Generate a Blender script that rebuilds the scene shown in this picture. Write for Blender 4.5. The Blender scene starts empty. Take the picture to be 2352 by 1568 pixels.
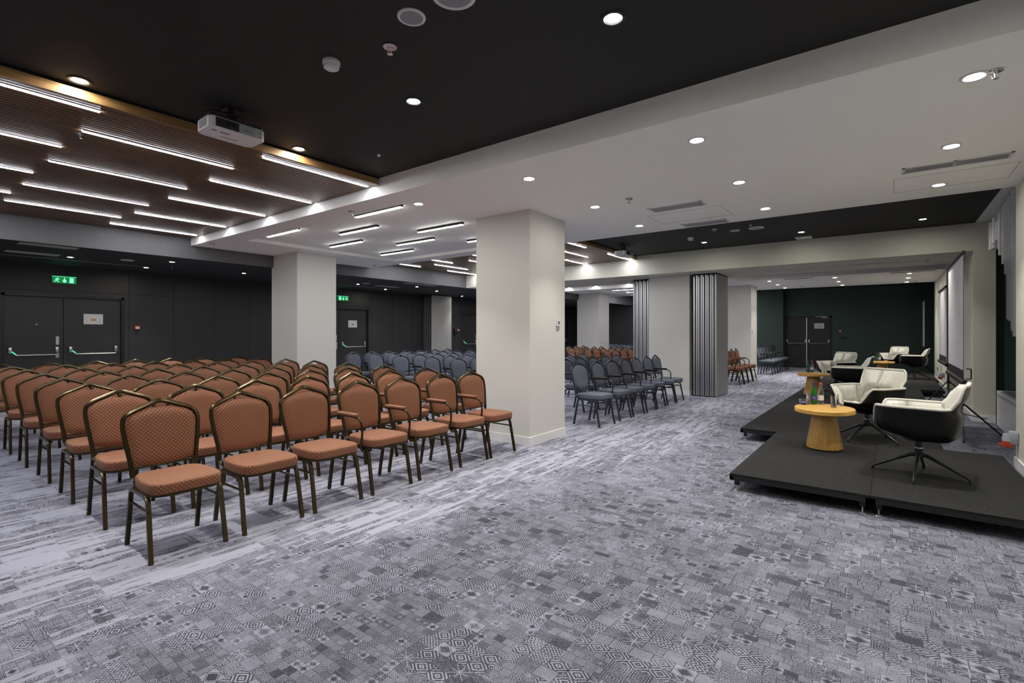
import bpy, bmesh, math, random
from mathutils import Vector, Matrix
PI = math.pi
C = bpy.context.scene.collection
SC = bpy.context.scene
random.seed(7)

# ------------------------------------------------------------------ camera, world, exposure
YAW = math.radians(37.21); FPX = 1143.5; CAMH = 1.40
cam = bpy.data.cameras.new('camera'); cam_o = bpy.data.objects.new('camera', cam); C.objects.link(cam_o)
cam_o.location = (0, 0, CAMH); cam_o.rotation_euler = (PI/2, 0, YAW)
cam.sensor_width = 36; cam.lens = FPX/2352*36; cam.shift_y = -20/2352; cam.clip_start = .05; cam.clip_end = 100
SC.camera = cam_o
w = bpy.data.worlds.new('world'); SC.world = w; w.use_nodes = True
w.node_tree.nodes['Background'].inputs[0].default_value = (.5, .53, .6, 1)
w.node_tree.nodes['Background'].inputs[1].default_value = .3
SC.view_settings.view_transform = 'Standard'; SC.view_settings.look = 'None'
SC.view_settings.exposure = 1.2; SC.view_settings.gamma = 1
SC.view_settings.use_curve_mapping = False
SC.cycles.sample_clamp_indirect = 6
SC.cycles.max_bounces = 10; SC.cycles.diffuse_bounces = 8; SC.cycles.glossy_bounces = 4
SC.cycles.transmission_bounces = 8; SC.cycles.transparent_max_bounces = 8
LAMP = 130       # visible lens
BEAM = 4.2      # watts of each downlight beam
LED = 30       # long linear strips
TRK = 20       # short suspended bars

def proj(X, Y, Z=1.0):
    d = -math.sin(YAW)*X+math.cos(YAW)*Y; r = math.cos(YAW)*X+math.sin(YAW)*Y
    return 1176+FPX*r/d, 764-FPX*(Z-CAMH)/d

# ------------------------------------------------------------------ materials
class NT:
    def __init__(s, m): s.t = m.node_tree; s.n = s.t.nodes; s.l = s.t.links
    def sock(s, i, v):
        if isinstance(v, bpy.types.NodeSocket): s.l.new(v, i)
        elif v is not None: i.default_value = v
    def M(s, op, a, b=None, c=None, clamp=False):
        n = s.n.new('ShaderNodeMath'); n.operation = op; n.use_clamp = clamp
        s.sock(n.inputs[0], a); s.sock(n.inputs[1], b); s.sock(n.inputs[2], c); return n.outputs[0]
    def xyz(s, v):
        n = s.n.new('ShaderNodeSeparateXYZ'); s.l.new(v, n.inputs[0]); return n.outputs
    def comb(s, x, y, z=0.0):
        n = s.n.new('ShaderNodeCombineXYZ'); s.sock(n.inputs[0], x); s.sock(n.inputs[1], y); s.sock(n.inputs[2], z); return n.outputs[0]
    def noise(s, v, scale, detail=2, rough=.5):
        n = s.n.new('ShaderNodeTexNoise'); s.l.new(v, n.inputs['Vector']); n.inputs['Scale'].default_value = scale
        n.inputs['Detail'].default_value = detail; n.inputs['Roughness'].default_value = rough; return n.outputs['Fac']
    def white(s, v):
        n = s.n.new('ShaderNodeTexWhiteNoise'); n.noise_dimensions = '3D'; s.l.new(v, n.inputs['Vector']); return n.outputs['Value']
    def coord(s, k='Object'):
        return s.n.new('ShaderNodeTexCoord').outputs[k]
    def mapping(s, v, scale=(1, 1, 1)):
        n = s.n.new('ShaderNodeMapping'); s.l.new(v, n.inputs[0]); n.inputs['Scale'].default_value = scale; return n.outputs[0]
    def mix(s, f, a, b):
        n = s.n.new('ShaderNodeMix'); n.data_type = 'RGBA'
        s.sock(n.inputs[0], f)
        for i, v in ((6, a), (7, b)):
            s.sock(n.inputs[i], v if isinstance(v, bpy.types.NodeSocket) else (*v, 1))
        return n.outputs[2]
    def step(s, v, a, b):      # smooth ramp a->b
        n = s.n.new('ShaderNodeMapRange'); n.interpolation_type = 'SMOOTHSTEP'
        s.sock(n.inputs[0], v); n.inputs[1].default_value = a; n.inputs[2].default_value = b; return n.outputs[0]
    def bump(s, h, strength=.2, dist=.01):
        n = s.n.new('ShaderNodeBump'); n.inputs['Strength'].default_value = strength; n.inputs['Distance'].default_value = dist
        s.l.new(h, n.inputs['Height']); return n.outputs[0]

def mat(name, col=(.5, .5, .5), rough=.6, metal=0, emis=0, ecol=None, spec=None, coat=0, trans=0, ior=None, sheen=0):
    m = bpy.data.materials.new(name); m.use_nodes = True; b = m.node_tree.nodes['Principled BSDF']
    b.inputs['Base Color'].default_value = (*col, 1); b.inputs['Roughness'].default_value = rough; b.inputs['Metallic'].default_value = metal
    if emis: b.inputs['Emission Strength'].default_value = emis; b.inputs['Emission Color'].default_value = (*(ecol or col), 1)
    if spec is not None: b.inputs['Specular IOR Level'].default_value = spec
    if coat: b.inputs['Coat Weight'].default_value = coat; b.inputs['Coat Roughness'].default_value = .1
    if trans: b.inputs['Transmission Weight'].default_value = trans
    if ior: b.inputs['IOR'].default_value = ior
    if sheen: b.inputs['Sheen Weight'].default_value = sheen
    return m
def speckle(name, c1, c2, scale=60, rough=.7, bump=.1, detail=3, lo=.35, hi=.65, dist=.002, **k):
    m = mat(name, c1, rough, **k); N = NT(m); b = m.node_tree.nodes['Principled BSDF']
    f = N.noise(N.coord(), scale, detail); g = N.step(f, lo, hi)
    N.l.new(N.mix(g, c1, c2), b.inputs['Base Color'])
    if bump: N.l.new(N.bump(f, bump, dist), b.inputs['Normal'])
    return m

WHITE = speckle('white_plaster', (.64, .63, .605), (.66, .65, .625), 90, .75, .05)
CEILW = speckle('white_ceiling_paint', (.86, .855, .84), (.88, .875, .86), 90, .8, .03)
SKIRT = mat('white_skirting', (.76, .76, .78), .45)
BLACKC = speckle('black_ceiling_paint', (.0115, .011, .0105), (.014, .013, .0125), 40, .75, .05)
DARKB = speckle('charcoal_paint', (.10, .097, .104), (.112, .109, .116), 50, .6, .05)
DARKC = speckle('dark_soffit_paint', (.014, .014, .016), (.018, .018, .020), 50, .7, .05)
WALLD = speckle('charcoal_wall_panel', (.0155, .0155, .018), (.019, .019, .0215), 70, .5, .08)
JOINT = mat('joint_black', (.004, .004, .005), .8)
DOORM = speckle('anthracite_door', (.017, .017, .020), (.020, .020, .0235), 90, .45, .05)
GREEN = speckle('dark_green_paint', (.030, .058, .048), (.034, .064, .053), 60, .6, .05)
CREAM = speckle('cream_fabric_wall', (.62, .61, .53), (.64, .63, .55), 140, .8, .05)
ALU = mat('brushed_aluminium', (.62, .62, .64), .32, .9)
STEEL = mat('satin_steel', (.55, .54, .52), .3, .9)
CHROME = mat('chrome', (.8, .8, .82), .12, 1)
PANELG = speckle('partition_grey', (.36, .36, .35), (.39, .39, .38), 120, .55, .04)
SEAL = mat('partition_dark_seal', (.03, .03, .045), .5)
BLK = mat('black_plastic', (.012, .012, .013), .45)
BLKM = mat('black_metal', (.015, .015, .017), .35, .3)
WPL = mat('white_plastic', (.70, .70, .72), .35)
GPL = mat('grey_plastic', (.30, .33, .37), .4)
GRILLE = speckle('perforated_grille', (.20, .20, .22), (.34, .34, .37), 700, .5, .1)
RED = mat('red_plastic', (.42, .03, .015), .35)
ORANGE_RED = mat('orange_red_plastic', (.55, .07, .02), .35)
LENS = mat('lamp_lens', (1, 1, 1), .5, emis=LAMP, ecol=(1, .955, .84))
LEDM = mat('linear_led', (1, 1, 1), .5, emis=LED, ecol=(.97, .97, 1))
TRKM = mat('bar_lamp_led', (1, 1, 1), .5, emis=TRK, ecol=(1, .99, .93))
PAPER = speckle('paper', (.66, .66, .68), (.70, .70, .72), 40, .6, 0)
INK = mat('ink_grey', (.12, .12, .13), .7)
TAN = mat('tan_print', (.45, .25, .12), .7)
SIGN = mat('exit_green', (.0, .16, .04), .4, emis=.10, ecol=(.02, .75, .18))
SIGNW = mat('exit_pictogram', (.3, .9, .6), .4, emis=.55, ecol=(.25, 1, .55))
GLOWG = mat('luminous_green', (.05, .5, .25), .4, emis=.35, ecol=(.1, .9, .5))
SCREEN = speckle('projection_fabric', (.74, .74, .79), (.76, .76, .81), 20, .7, 0)
CUSH = speckle('ivory_upholstery', (.50, .49, .445), (.54, .53, .485), 60, .75, .1, sheen=.2)
SHELL = mat('black_shell', (.0025, .0025, .003), .36, spec=.28)
GLASS = mat('clear_glass', (1, 1, 1), .02, trans=1, ior=1.45)
GGLASS = mat('green_glass', (.06, .62, .08), .04, trans=.9, ior=1.45)
WATER = mat('water', (.9, .96, 1), .02, trans=1, ior=1.33)
BLUELBL = mat('blue_label', (.03, .06, .25), .5)
PEBB = mat('violet_stones', (.10, .09, .35), .4)
REDCAP = mat('red_cap', (.5, .05, .04), .4)
BLUECAP = mat('blue_cap', (.05, .08, .2), .35, .5)
TUBEM = speckle('pale_grey_tube', (.60, .60, .63), (.64, .64, .67), 30, .7, 0)
RUBBER = mat('rubber', (.01, .01, .01), .8)

def stage_mat():
    m = mat('black_stage_carpet', (.02, .02, .022), .9, spec=.2); N = NT(m); b = m.node_tree.nodes['Principled BSDF']
    co = N.coord(); f = N.noise(co, 900, 1); g = N.step(f, .45, .8)
    h = N.noise(co, 260, 0); k = N.step(h, .76, .80)
    c = N.mix(g, (.0085, .0085, .0095), (.032, .032, .034)); c = N.mix(k, c, (.20, .20, .19))
    N.l.new(c, b.inputs['Base Color']); N.l.new(N.bump(f, .5, .003), b.inputs['Normal']); return m
STAGE = stage_mat()

def wood(name, c1, c2, axis='z', rough=.35, sc=1.0, coat=.2):
    m = mat(name, c1, rough, coat=coat); N = NT(m); b = m.node_tree.nodes['Principled BSDF']
    s = {'z': (14, 14, .7), 'x': (.7, 14, 14), 'y': (14, .7, 14)}[axis]
    v = N.mapping(N.coord(), tuple(q*sc for q in s)); f = N.noise(v, 3.0, 5, .6)
    f2 = N.noise(N.mapping(N.coord(), tuple(q*sc*5 for q in s)), 5, 2)
    g = N.M('ADD', N.M('MULTIPLY', f, .7), N.M('MULTIPLY', f2, .3))
    N.l.new(N.mix(N.step(g, .35, .65), c1, c2), b.inputs['Base Color'])
    N.l.new(N.bump(g, .08, .002), b.inputs['Normal']); return m
OAK = wood('oak_veneer', (.40, .215, .052), (.53, .31, .085), 'z')
OAKT = wood('oak_top', (.50, .27, .055), (.60, .35, .085), 'x')
SLAT = wood('walnut_slat', (.095, .050, .028), (.16, .085, .045), 'y', .38)
SLATE = wood('walnut_edge_board', (.22, .12, .045), (.32, .18, .07), 'y', .45)

def fabric(name, ground, line, spot, pitch, rough=.7):
    """woven lattice: diagonal lines and a small rosette in every diamond (UV in metres)"""
    m = mat(name, ground, rough, sheen=.04, spec=.3); N = NT(m); b = m.node_tree.nodes['Principled BSDF']
    x, y, _ = N.xyz(N.coord('UV'))
    a = N.M('FRACT', N.M('DIVIDE', N.M('ADD', x, y), pitch)); c = N.M('FRACT', N.M('DIVIDE', N.M('SUBTRACT', x, y), pitch))
    da = N.M('ABSOLUTE', N.M('SUBTRACT', a, .5)); dc = N.M('ABSOLUTE', N.M('SUBTRACT', c, .5))
    ln = N.step(N.M('MAXIMUM', da, dc), .415, .455)
    r = N.M('SQRT', N.M('ADD', N.M('MULTIPLY', da, da), N.M('MULTIPLY', dc, dc)))
    ring = N.M('SUBTRACT', 1.0, N.step(N.M('ABSOLUTE', N.M('SUBTRACT', r, .13)), .04, .09))
    col = N.mix(ln, ground, line); col = N.mix(ring, col, spot)
    nz = N.noise(N.coord('UV'), 420, 1); col = N.mix(N.M('MULTIPLY', N.step(nz, .4, .7), .08), col, line)
    N.l.new(col, b.inputs['Base Color']); N.l.new(N.bump(N.M('ADD', ln, ring), .25, .0015), b.inputs['Normal'])
    return m
FAB_RED = fabric('red_lattice_fabric', (.070, .006, .0045), (.50, .275, .15), (.37, .145, .08), .0262)
FAB_BLUE = fabric('slate_dotted_fabric', (.056, .068, .115), (.14, .165, .25), (.42, .42, .31), .023)
BRONZE = mat('bronze_tube', (.060, .044, .020), .25, .75)
GRAPH = mat('graphite_tube', (.045, .048, .065), .32, .5)

def carpet_mat():
    m = mat('patchwork_carpet', (.4, .4, .46), .95, spec=.12); N = NT(m); b = m.node_tree.nodes['Principled BSDF']
    M = N.M; co0 = N.coord(); wob = N.noise(co0, 60, 1)
    x, y, _ = N.xyz(co0); wb = M('MULTIPLY', M('SUBTRACT', wob, .5), .006); x = M('ADD', x, wb); y = M('SUBTRACT', y, wb); co = co0
    inv = lambda s: M('SUBTRACT', 1.0, s)
    def cells(cx, cy, seed):
        row = M('FLOOR', M('DIVIDE', y, cy)); ux = M('ADD', M('DIVIDE', x, cx), N.white(N.comb(row, seed, 3.0)))
        return M('FRACT', ux), M('FRACT', M('DIVIDE', y, cy)), N.comb(M('FLOOR', ux), row, seed)
    def lines(val, n, duty=.5):
        return N.step(M('ABSOLUTE', M('SUBTRACT', M('FRACT', M('MULTIPLY', val, n)), .5)), duty*.5-.04, duty*.5+.08)
    tri_ = lambda v_, n: M('ABSOLUTE', M('SUBTRACT', M('FRACT', M('MULTIPLY', v_, n)), .5))
    def pattern(u, v, idv):
        rnd = N.white(idv); sel = N.white(N.comb(rnd, 4.0, 1.0))
        du = M('ABSOLUTE', M('SUBTRACT', u, .5)); dv = M('ABSOLUTE', M('SUBTRACT', v, .5))
        concentric = M('MULTIPLY', inv(lines(M('MAXIMUM', du, dv), 9, .70)), .8)
        diam = lines(M('ADD', du, dv), 4, .5)
        zig = lines(M('ADD', v, M('MULTIPLY', tri_(u, 2), .6)), 5, .55)
        zig2 = lines(M('ADD', u, M('MULTIPLY', tri_(v, 2), .45)), 5, .5)
        hatch = M('MULTIPLY', lines(M('ADD', u, M('MULTIPLY', v, .6)), 17, .6), .8)
        cross = M('MINIMUM', M('MINIMUM', M('ABSOLUTE', M('SUBTRACT', u, v)), M('ABSOLUTE', M('SUBTRACT', M('ADD', u, v), 1.0))), M('MINIMUM', du, dv))
        tri = M('MULTIPLY', N.step(cross, .02, .05), M('ADD', .45, M('MULTIPLY', lines(M('ADD', du, dv), 6, .5), .55)))
        chk = M('ABSOLUTE', M('SUBTRACT', lines(u, 5, .5), lines(v, 4, .5)))
        solid = M('ADD', M('MULTIPLY', inv(N.step(M('ADD', du, dv), .34, .36)), .85), M('MULTIPLY', inv(N.step(M('ABSOLUTE', M('SUBTRACT', M('ADD', du, dv), .45)), .02, .04)), .6))
        heavy = M('ADD', .55, M('MULTIPLY', lines(M('SUBTRACT', v, u), 12, .5), .25))
        scr = M('MULTIPLY', lines(M('ADD', v, M('MULTIPLY', N.noise(co, 30, 1), .5)), 9, .35), .55)
        out = concentric
        lst = (diam, zig, tri, hatch, chk, zig2, heavy, solid, M('MULTIPLY', inv(diam), .8), scr)
        for i, p in enumerate(lst):
            g = M('GREATER_THAN', sel, (i+1)/(len(lst)+1)); out = M('ADD', M('MULTIPLY', out, inv(g)), M('MULTIPLY', p, g))
        edge = M('MINIMUM', M('SUBTRACT', .5, du), M('SUBTRACT', .5, dv))
        out = M('MULTIPLY', out, M('ADD', .55, M('MULTIPLY', N.white(N.comb(rnd, 8.0, 2.0)), .5)))
        return M('MAXIMUM', out, M('MULTIPLY', inv(N.step(edge, .015, .035)), .55)), rnd
    u1, v1, i1 = cells(.094, .070, 1.0); p1, r1 = pattern(u1, v1, i1)
    u2, v2, i2 = cells(.051, .041, 2.0); p2, r2 = pattern(u2, v2, i2)
    blk = M('GREATER_THAN', N.white(N.comb(M('FLOOR', M('DIVIDE', x, .19)), M('FLOOR', M('DIVIDE', y, .14)), 7.0)), .52)
    pat = M('ADD', M('MULTIPLY', p1, inv(blk)), M('MULTIPLY', p2, blk))
    # coverage: dense patchwork on the aisle side, broken streaks towards the seating
    big = N.noise(N.mapping(co, (.7, .30, 1)), 1.0, 2)
    dens0 = N.step(M('ADD', M('ADD', x, M('MULTIPLY', N.step(y, 2.5, 8.5), -.9)), M('MULTIPLY', M('SUBTRACT', big, .5), 2.6)), -3.1, -1.9)
    far = N.step(y, 6.5, 11.0); dens = M('MULTIPLY', dens0, M('SUBTRACT', 1.0, M('MULTIPLY', far, .45)))
    st = N.noise(N.mapping(co, (34, 5.0, 1)), 1.0, 3, .62)
    rowr = N.white(N.comb(M('FLOOR', M('DIVIDE', x, .042)), M('FLOOR', M('DIVIDE', M('ADD', y, M('MULTIPLY', x, .0)), .27)), 5.0))
    tile = N.white(N.comb(M('FLOOR', M('DIVIDE', x, .25)), M('FLOOR', M('DIVIDE', y, 1.0)), 9.0))
    sparse = N.step(N.noise(N.mapping(co, (.5, .3, 1)), 1.0, 1), .35, .65)
    cov = M('ADD', M('ADD', M('MULTIPLY', st, .62), M('MULTIPLY', rowr, .30)), M('MULTIPLY', tile, .13))
    thr = M('SUBTRACT', .575, M('ADD', M('MULTIPLY', dens, .50), M('MULTIPLY', N.step(x, -9.0, -3.5), .08)))
    mask = N.step(M('SUBTRACT', cov, thr), -.015, .035)
    fine = N.noise(co, 330, 2); fine2 = N.noise(N.mapping(co, (1, .30, 1)), 170, 2, .6)
    scr2 = N.noise(N.mapping(co, (.30, 1, 1)), 110, 2, .6)
    wear = M('MULTIPLY', N.step(fine2, .34, .56), N.step(scr2, .32, .52))
    streak = M('MULTIPLY', N.step(N.noise(N.mapping(co, (60, 6, 1)), 1.0, 2, .6), .50, .62), .5)
    body = M('MAXIMUM', pat, M('MULTIPLY', streak, inv(dens)))
    dark = M('MULTIPLY', M('MULTIPLY', body, mask), M('ADD', .80, M('MULTIPLY', wear, .60)))
    mott = N.noise(co, 2.2, 4, .6)
    dark = M('ADD', dark, M('MULTIPLY', N.step(fine, .30, .70), M('ADD', .12, M('MULTIPLY', dens, .38))))
    dark = M('MULTIPLY', dark, M('ADD', .70, M('MULTIPLY', N.step(mott, .3, .7), .55)), clamp=True)
    tone = N.white(N.comb(M('FLOOR', M('DIVIDE', x, .31)), M('FLOOR', M('DIVIDE', y, .22)), 11.0))
    grime = N.step(N.noise(co, 9.0, 4, .65), .35, .68)
    dark = M('ADD', dark, M('MULTIPLY', dens, M('ADD', M('MULTIPLY', tone, .10), M('MULTIPLY', grime, .16))), clamp=True)
    weave = N.step(N.noise(N.mapping(co, (1, .5, 1)), 520, 1), .40, .62); dark = M('MULTIPLY', dark, M('ADD', .80, M('MULTIPLY', weave, .28)), clamp=True)
    colr = N.mix(dark, (.325, .332, .412), (.016, .017, .028))
    N.l.new(colr, b.inputs['Base Color']); N.l.new(N.bump(fine, .35, .004), b.inputs['Normal']); return m
CARPET = carpet_mat()

# ------------------------------------------------------------------ mesh helpers
class MB:
    def __init__(s): s.v = []; s.f = []
    def add(s, v, f):
        o = len(s.v); s.v += [tuple(p) for p in v]; s.f += [tuple(i+o for i in q) for q in f]; return s
    def box(s, x0, x1, y0, y1, z0, z1):
        v = [(x, y, z) for z in (z0, z1) for y in (y0, y1) for x in (x0, x1)]
        return s.add(v, [(0, 2, 3, 1), (4, 5, 7, 6), (0, 1, 5, 4), (2, 6, 7, 3), (0, 4, 6, 2), (1, 3, 7, 5)])
    def rbox(s, x0, x1, y0, y1, z0, z1, r=.01, seg=2):
        bm = bmesh.new(); bmesh.ops.create_cube(bm, size=1)
        for q in bm.verts: q.co = Vector(((x0+x1)/2+q.co.x*(x1-x0), (y0+y1)/2+q.co.y*(y1-y0), (z0+z1)/2+q.co.z*(z1-z0)))
        bmesh.ops.bevel(bm, geom=bm.edges[:], offset=r, segments=seg, affect='EDGES', profile=.5)
        bm.verts.index_update(); v = [q.co[:] for q in bm.verts]; f = [[q.index for q in p.verts] for p in bm.faces]; bm.free()
        return s.add(v, f)
    def lathe(s, prof, n=24, c=(0, 0, 0), axis='z', sx=1, sy=1):
        v = []; f = []
        for r, z in prof:
            for i in range(n):
                a = 2*PI*i/n; p = (r*math.cos(a)*sx, r*math.sin(a)*sy, z)
                if axis == 'x': p = (p[2], p[0], p[1])
                if axis == 'y': p = (p[0], p[2], p[1])
                v.append((p[0]+c[0], p[1]+c[1], p[2]+c[2]))
        for k in range(len(prof)-1):
            for i in range(n):
                j = (i+1) % n; f.append((k*n+i, k*n+j, (k+1)*n+j, (k+1)*n+i))
        if prof[0][0] > 1e-6: f.append(tuple(range(n))[::-1])
        if prof[-1][0] > 1e-6: f.append(tuple((len(prof)-1)*n+i for i in range(n)))
        return s.add(v, f)
    def cyl(s, c, r, h, axis='z', n=20): return s.lathe([(r, 0), (r, h)], n, c, axis)
    def tube(s, pts, r, n=8, closed=False, sq=None, up=(0, 0, 1)):
        pts = [Vector(p) for p in pts]; v = []; f = []; m = len(pts)
        rr = r if isinstance(r, (list, tuple)) else [r]*m
        prev = None
        for i, p in enumerate(pts):
            a = pts[(i-1) % m] if (i or closed) else p; b = pts[(i+1) % m] if (i < m-1 or closed) else p
            d = (b-a).normalized()
            if prev is None:
                u = Vector(up); u = u-d*u.dot(d)
                if u.length < .1: u = Vector((1, 0, 0)); u = u-d*u.dot(d)
            else: u = prev-d*prev.dot(d)
            u.normalize(); prev = u; w2 = d.cross(u)
            for k in range(n):
                t = 2*PI*k/n
                if sq:   # rounded rectangle cross-section sq=(half along u, half along w)
                    ct, st = math.cos(t), math.sin(t); e = .45
                    cu = math.copysign(abs(ct)**e, ct)*sq[0]; cw = math.copysign(abs(st)**e, st)*sq[1]
                    v.append(p+u*cu+w2*cw)
                else: v.append(p+u*math.cos(t)*rr[i]+w2*math.sin(t)*rr[i])
        segs = m if closed else m-1
        for i in range(segs):
            for k in range(n):
                j = (i+1) % m; l = (k+1) % n; f.append((i*n+k, i*n+l, j*n+l, j*n+k))
        if not closed: f.append(tuple(range(n))[::-1]); f.append(tuple((m-1)*n+k for k in range(n)))
        return s.add(v, f)
    def prism(s, poly, z0, z1):
        n = len(poly); v = [(x, y, z0) for x, y in poly]+[(x, y, z1) for x, y in poly]
        f = [tuple(range(n))[::-1], tuple(range(n, 2*n))]+[(i, (i+1) % n, n+(i+1) % n, n+i) for i in range(n)]
        return s.add(v, f)
    def xf(s, M4): s.v = [tuple(M4 @ Vector(p)) for p in s.v]; return s
    def merge(s, o): return s.add(o.v, o.f)
    def mesh(s, name, m, smooth=False, uv=False):
        me = bpy.data.meshes.new(name); me.from_pydata(s.v, [], s.f)
        bm = bmesh.new(); bm.from_mesh(me); bmesh.ops.recalc_face_normals(bm, faces=bm.faces); bm.to_mesh(me); bm.free()
        me.materials.append(m)
        if smooth:
            for p in me.polygons: p.use_smooth = True
            bm = bmesh.new(); bm.from_mesh(me)
            for e in bm.edges:
                if len(e.link_faces) == 2 and e.calc_face_angle(0) > math.radians(42): e.smooth = False
            bm.to_mesh(me); bm.free()
        if uv:
            ul = me.uv_layers.new(name='UVMap')
            for p in me.polygons:
                n = p.normal; a = max(range(3), key=lambda i: abs(n[i]))
                for li in p.loop_indices:
                    co = me.vertices[me.loops[li].vertex_index].co
                    ul.data[li].uv = {0: (co.y, co.z), 1: (co.x, co.z), 2: (co.y, co.x)}[a]
        return me
def link(name, me, parent=None, loc=None):
    o = bpy.data.objects.new(name, me); C.objects.link(o)
    if parent: o.parent = parent
    if loc: o.location = loc
    return o
def part(name, mb, m, parent, smooth=False, uv=False, label=None):
    o = link(name, mb.mesh(name, m, smooth, uv), parent)
    if label: o['label'] = label
    return o
def thing(name, label, cat, loc=(0, 0, 0), rz=0, group=None):
    o = bpy.data.objects.new(name, None); C.objects.link(o); o.location = loc; o.rotation_euler = (0, 0, rz)
    o.empty_display_size = .1; o['label'] = label; o['category'] = cat
    if group: o['group'] = group
    return o
def single(name, mb, m, label, cat, group=None, smooth=False, loc=None):
    o = link(name, mb.mesh(name, m, smooth)); o['label'] = label; o['category'] = cat
    if group: o['group'] = group
    if loc: o.location = loc
    return o
def struct(name, mb, m, smooth=False):
    o = link(name, mb.mesh(name, m, smooth)); o['kind'] = 'structure'; return o
def dup(root, loc, rz, label, group=None):
    r = root.copy(); C.objects.link(r); r.location = loc; r.rotation_euler = (0, 0, rz); r['label'] = label
    if group: r['group'] = group
    def rec(src, dst):
        for ch in list(src.children):
            c = ch.copy(); C.objects.link(c); c.parent = dst; rec(ch, c)
    rec(root, r); return r
def smooth_path(pts, k=6):
    """Catmull-Rom through points"""
    P = [Vector(p) for p in pts]; out = []
    for i in range(len(P)-1):
        a = P[max(i-1, 0)]; b = P[i]; c = P[i+1]; d = P[min(i+2, len(P)-1)]
        for j in range(k):
            t = j/k; out.append(.5*((2*b)+(-a+c)*t+(2*a-5*b+4*c-d)*t*t+(-a+3*b-3*c+d)*t**3))
    out.append(P[-1]); return out
def round_path(pts, r=.04, k=5):
    """polyline with rounded corners"""
    P = [Vector(p) for p in pts]; out = [P[0]]
    for i in range(1, len(P)-1):
        a, b, c = P[i-1], P[i], P[i+1]; d1 = (a-b); d2 = (c-b)
        q = min(r, d1.length*.49, d2.length*.49); p1 = b+d1.normalized()*q; p2 = b+d2.normalized()*q
        for j in range(k+1):
            t = j/k; out.append(p1*(1-t)**2+b*2*t*(1-t)+p2*t*t)
    out.append(P[-1]); return out
def text_mesh(name, s, size, m, parent, M4, depth=.0004):
    cu = bpy.data.curves.new(name, 'FONT'); cu.body = s; cu.size = size; cu.extrude = depth; cu.align_x = 'CENTER'; cu.align_y = 'CENTER'
    o = bpy.data.objects.new(name, cu); C.objects.link(o)
    dg = bpy.context.evaluated_depsgraph_get(); me = bpy.data.meshes.new_from_object(o.evaluated_get(dg))
    bpy.data.objects.remove(o); me.materials.clear(); me.materials.append(m)
    q = link(name, me, parent); q.matrix_local = M4; return q
ORD = ['first', 'second', 'third', 'fourth', 'fifth', 'sixth', 'seventh', 'eighth', 'ninth', 'tenth']

# ------------------------------------------------------------------ room shell
XL, XB, XS, XR = -12.75, -9.79, -4.55, 1.05      # left wall, dark drop edge, slat edge, right pier face
ZB, ZW, ZD = 3.14, 2.93, 2.70                  # black, white, dark/partition soffit heights
YN, YF = -2.2, 22.9
Y1, Y2, Y3, Y4, Y5, Y6 = 3.56, 7.34, 10.70, 12.44, 15.80, 19.58
struct('floor', MB().box(XL-.2, 2.2, YN-.2, YF+.2, -.1, 0), CARPET)
struct('wall_back', MB().box(XL-.2, 2.2, YN-.2, YN, 0, 3.4), WHITE)
# left wall with recesses for three double doors
DL = [(1.574, 3.39), (7.70, 9.53), (13.70, 15.5), (19.6, 21.4)]
mb = MB(); y = YN
for a, b in DL: mb.box(XL-.2, XL, y, a, 0, 2.75); mb.box(XL-.2, XL, a, b, 2.13, 2.75); y = b
mb.box(XL-.2, XL, y, YF, 0, 2.75); struct('wall_left', mb, WALLD)
mb = MB(); js = [3.47, 4.29, 5.12, 5.95, 6.78, 7.6, 9.61, 10.43, 11.25, 12.1, 13.6, 15.6, 16.4, 17.2, 18.0, 18.8, 19.5]
for q in js: mb.box(XL-.002, XL+.003, q-.004, q+.004, 0, 2.70)
for q in (2.48, 8.61, 14.6): mb.box(XL-.002, XL+.003, q-.004, q+.004, 2.20, 2.70)
mb.box(XL-.002, XL+.003, YN, YF, 2.197, 2.205); struct('trim_1', mb, JOINT)
# far wall
struct('wall_far', MB().box(XL, -4.7, 22.6, 22.9, 0, 3.2), speckle('grey_far_wall', (.055, .055, .058), (.06, .06, .063), 50, .6, .05))
struct('wall_far.001', MB().box(-4.7, -3.43, 22.6, 22.9, 0, 3.2), GREEN)
mb = MB().box(-3.6, -3.40, 22.9, 23.1, 0, 3.2).box(-3.40, -1.80, 22.9, 23.1, 2.06, 3.2).box(-1.80, 2.2, 22.9, 23.1, 0, 3.2)
struct('wall_far.002', mb, GREEN)
# right side: piers and window niches
mb = MB().box(XR, 2.0, YN, Y2, 0, ZW).box(XR, 1.31, Y3, Y4, 0, ZD).box(1.31, 2.0, Y3+.15, Y4-.15, 0, ZD).box(XR+.03, 2.0, Y5, 19.9, 0, ZW)
struct('wall_right', mb, CREAM)
mb = MB().box(1.75, 2.0, Y2, Y3+.15, 0, 3.3).box(1.312, 1.75, Y3+.10, Y3+.149, 0, 3.0).box(1.75, 2.0, Y4-.15, Y5, 0, 3.3).box(XR+.25, 2.0, 19.9, YF, 0, 3.3)
struct('wall_right.001', mb, GREEN)
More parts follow.
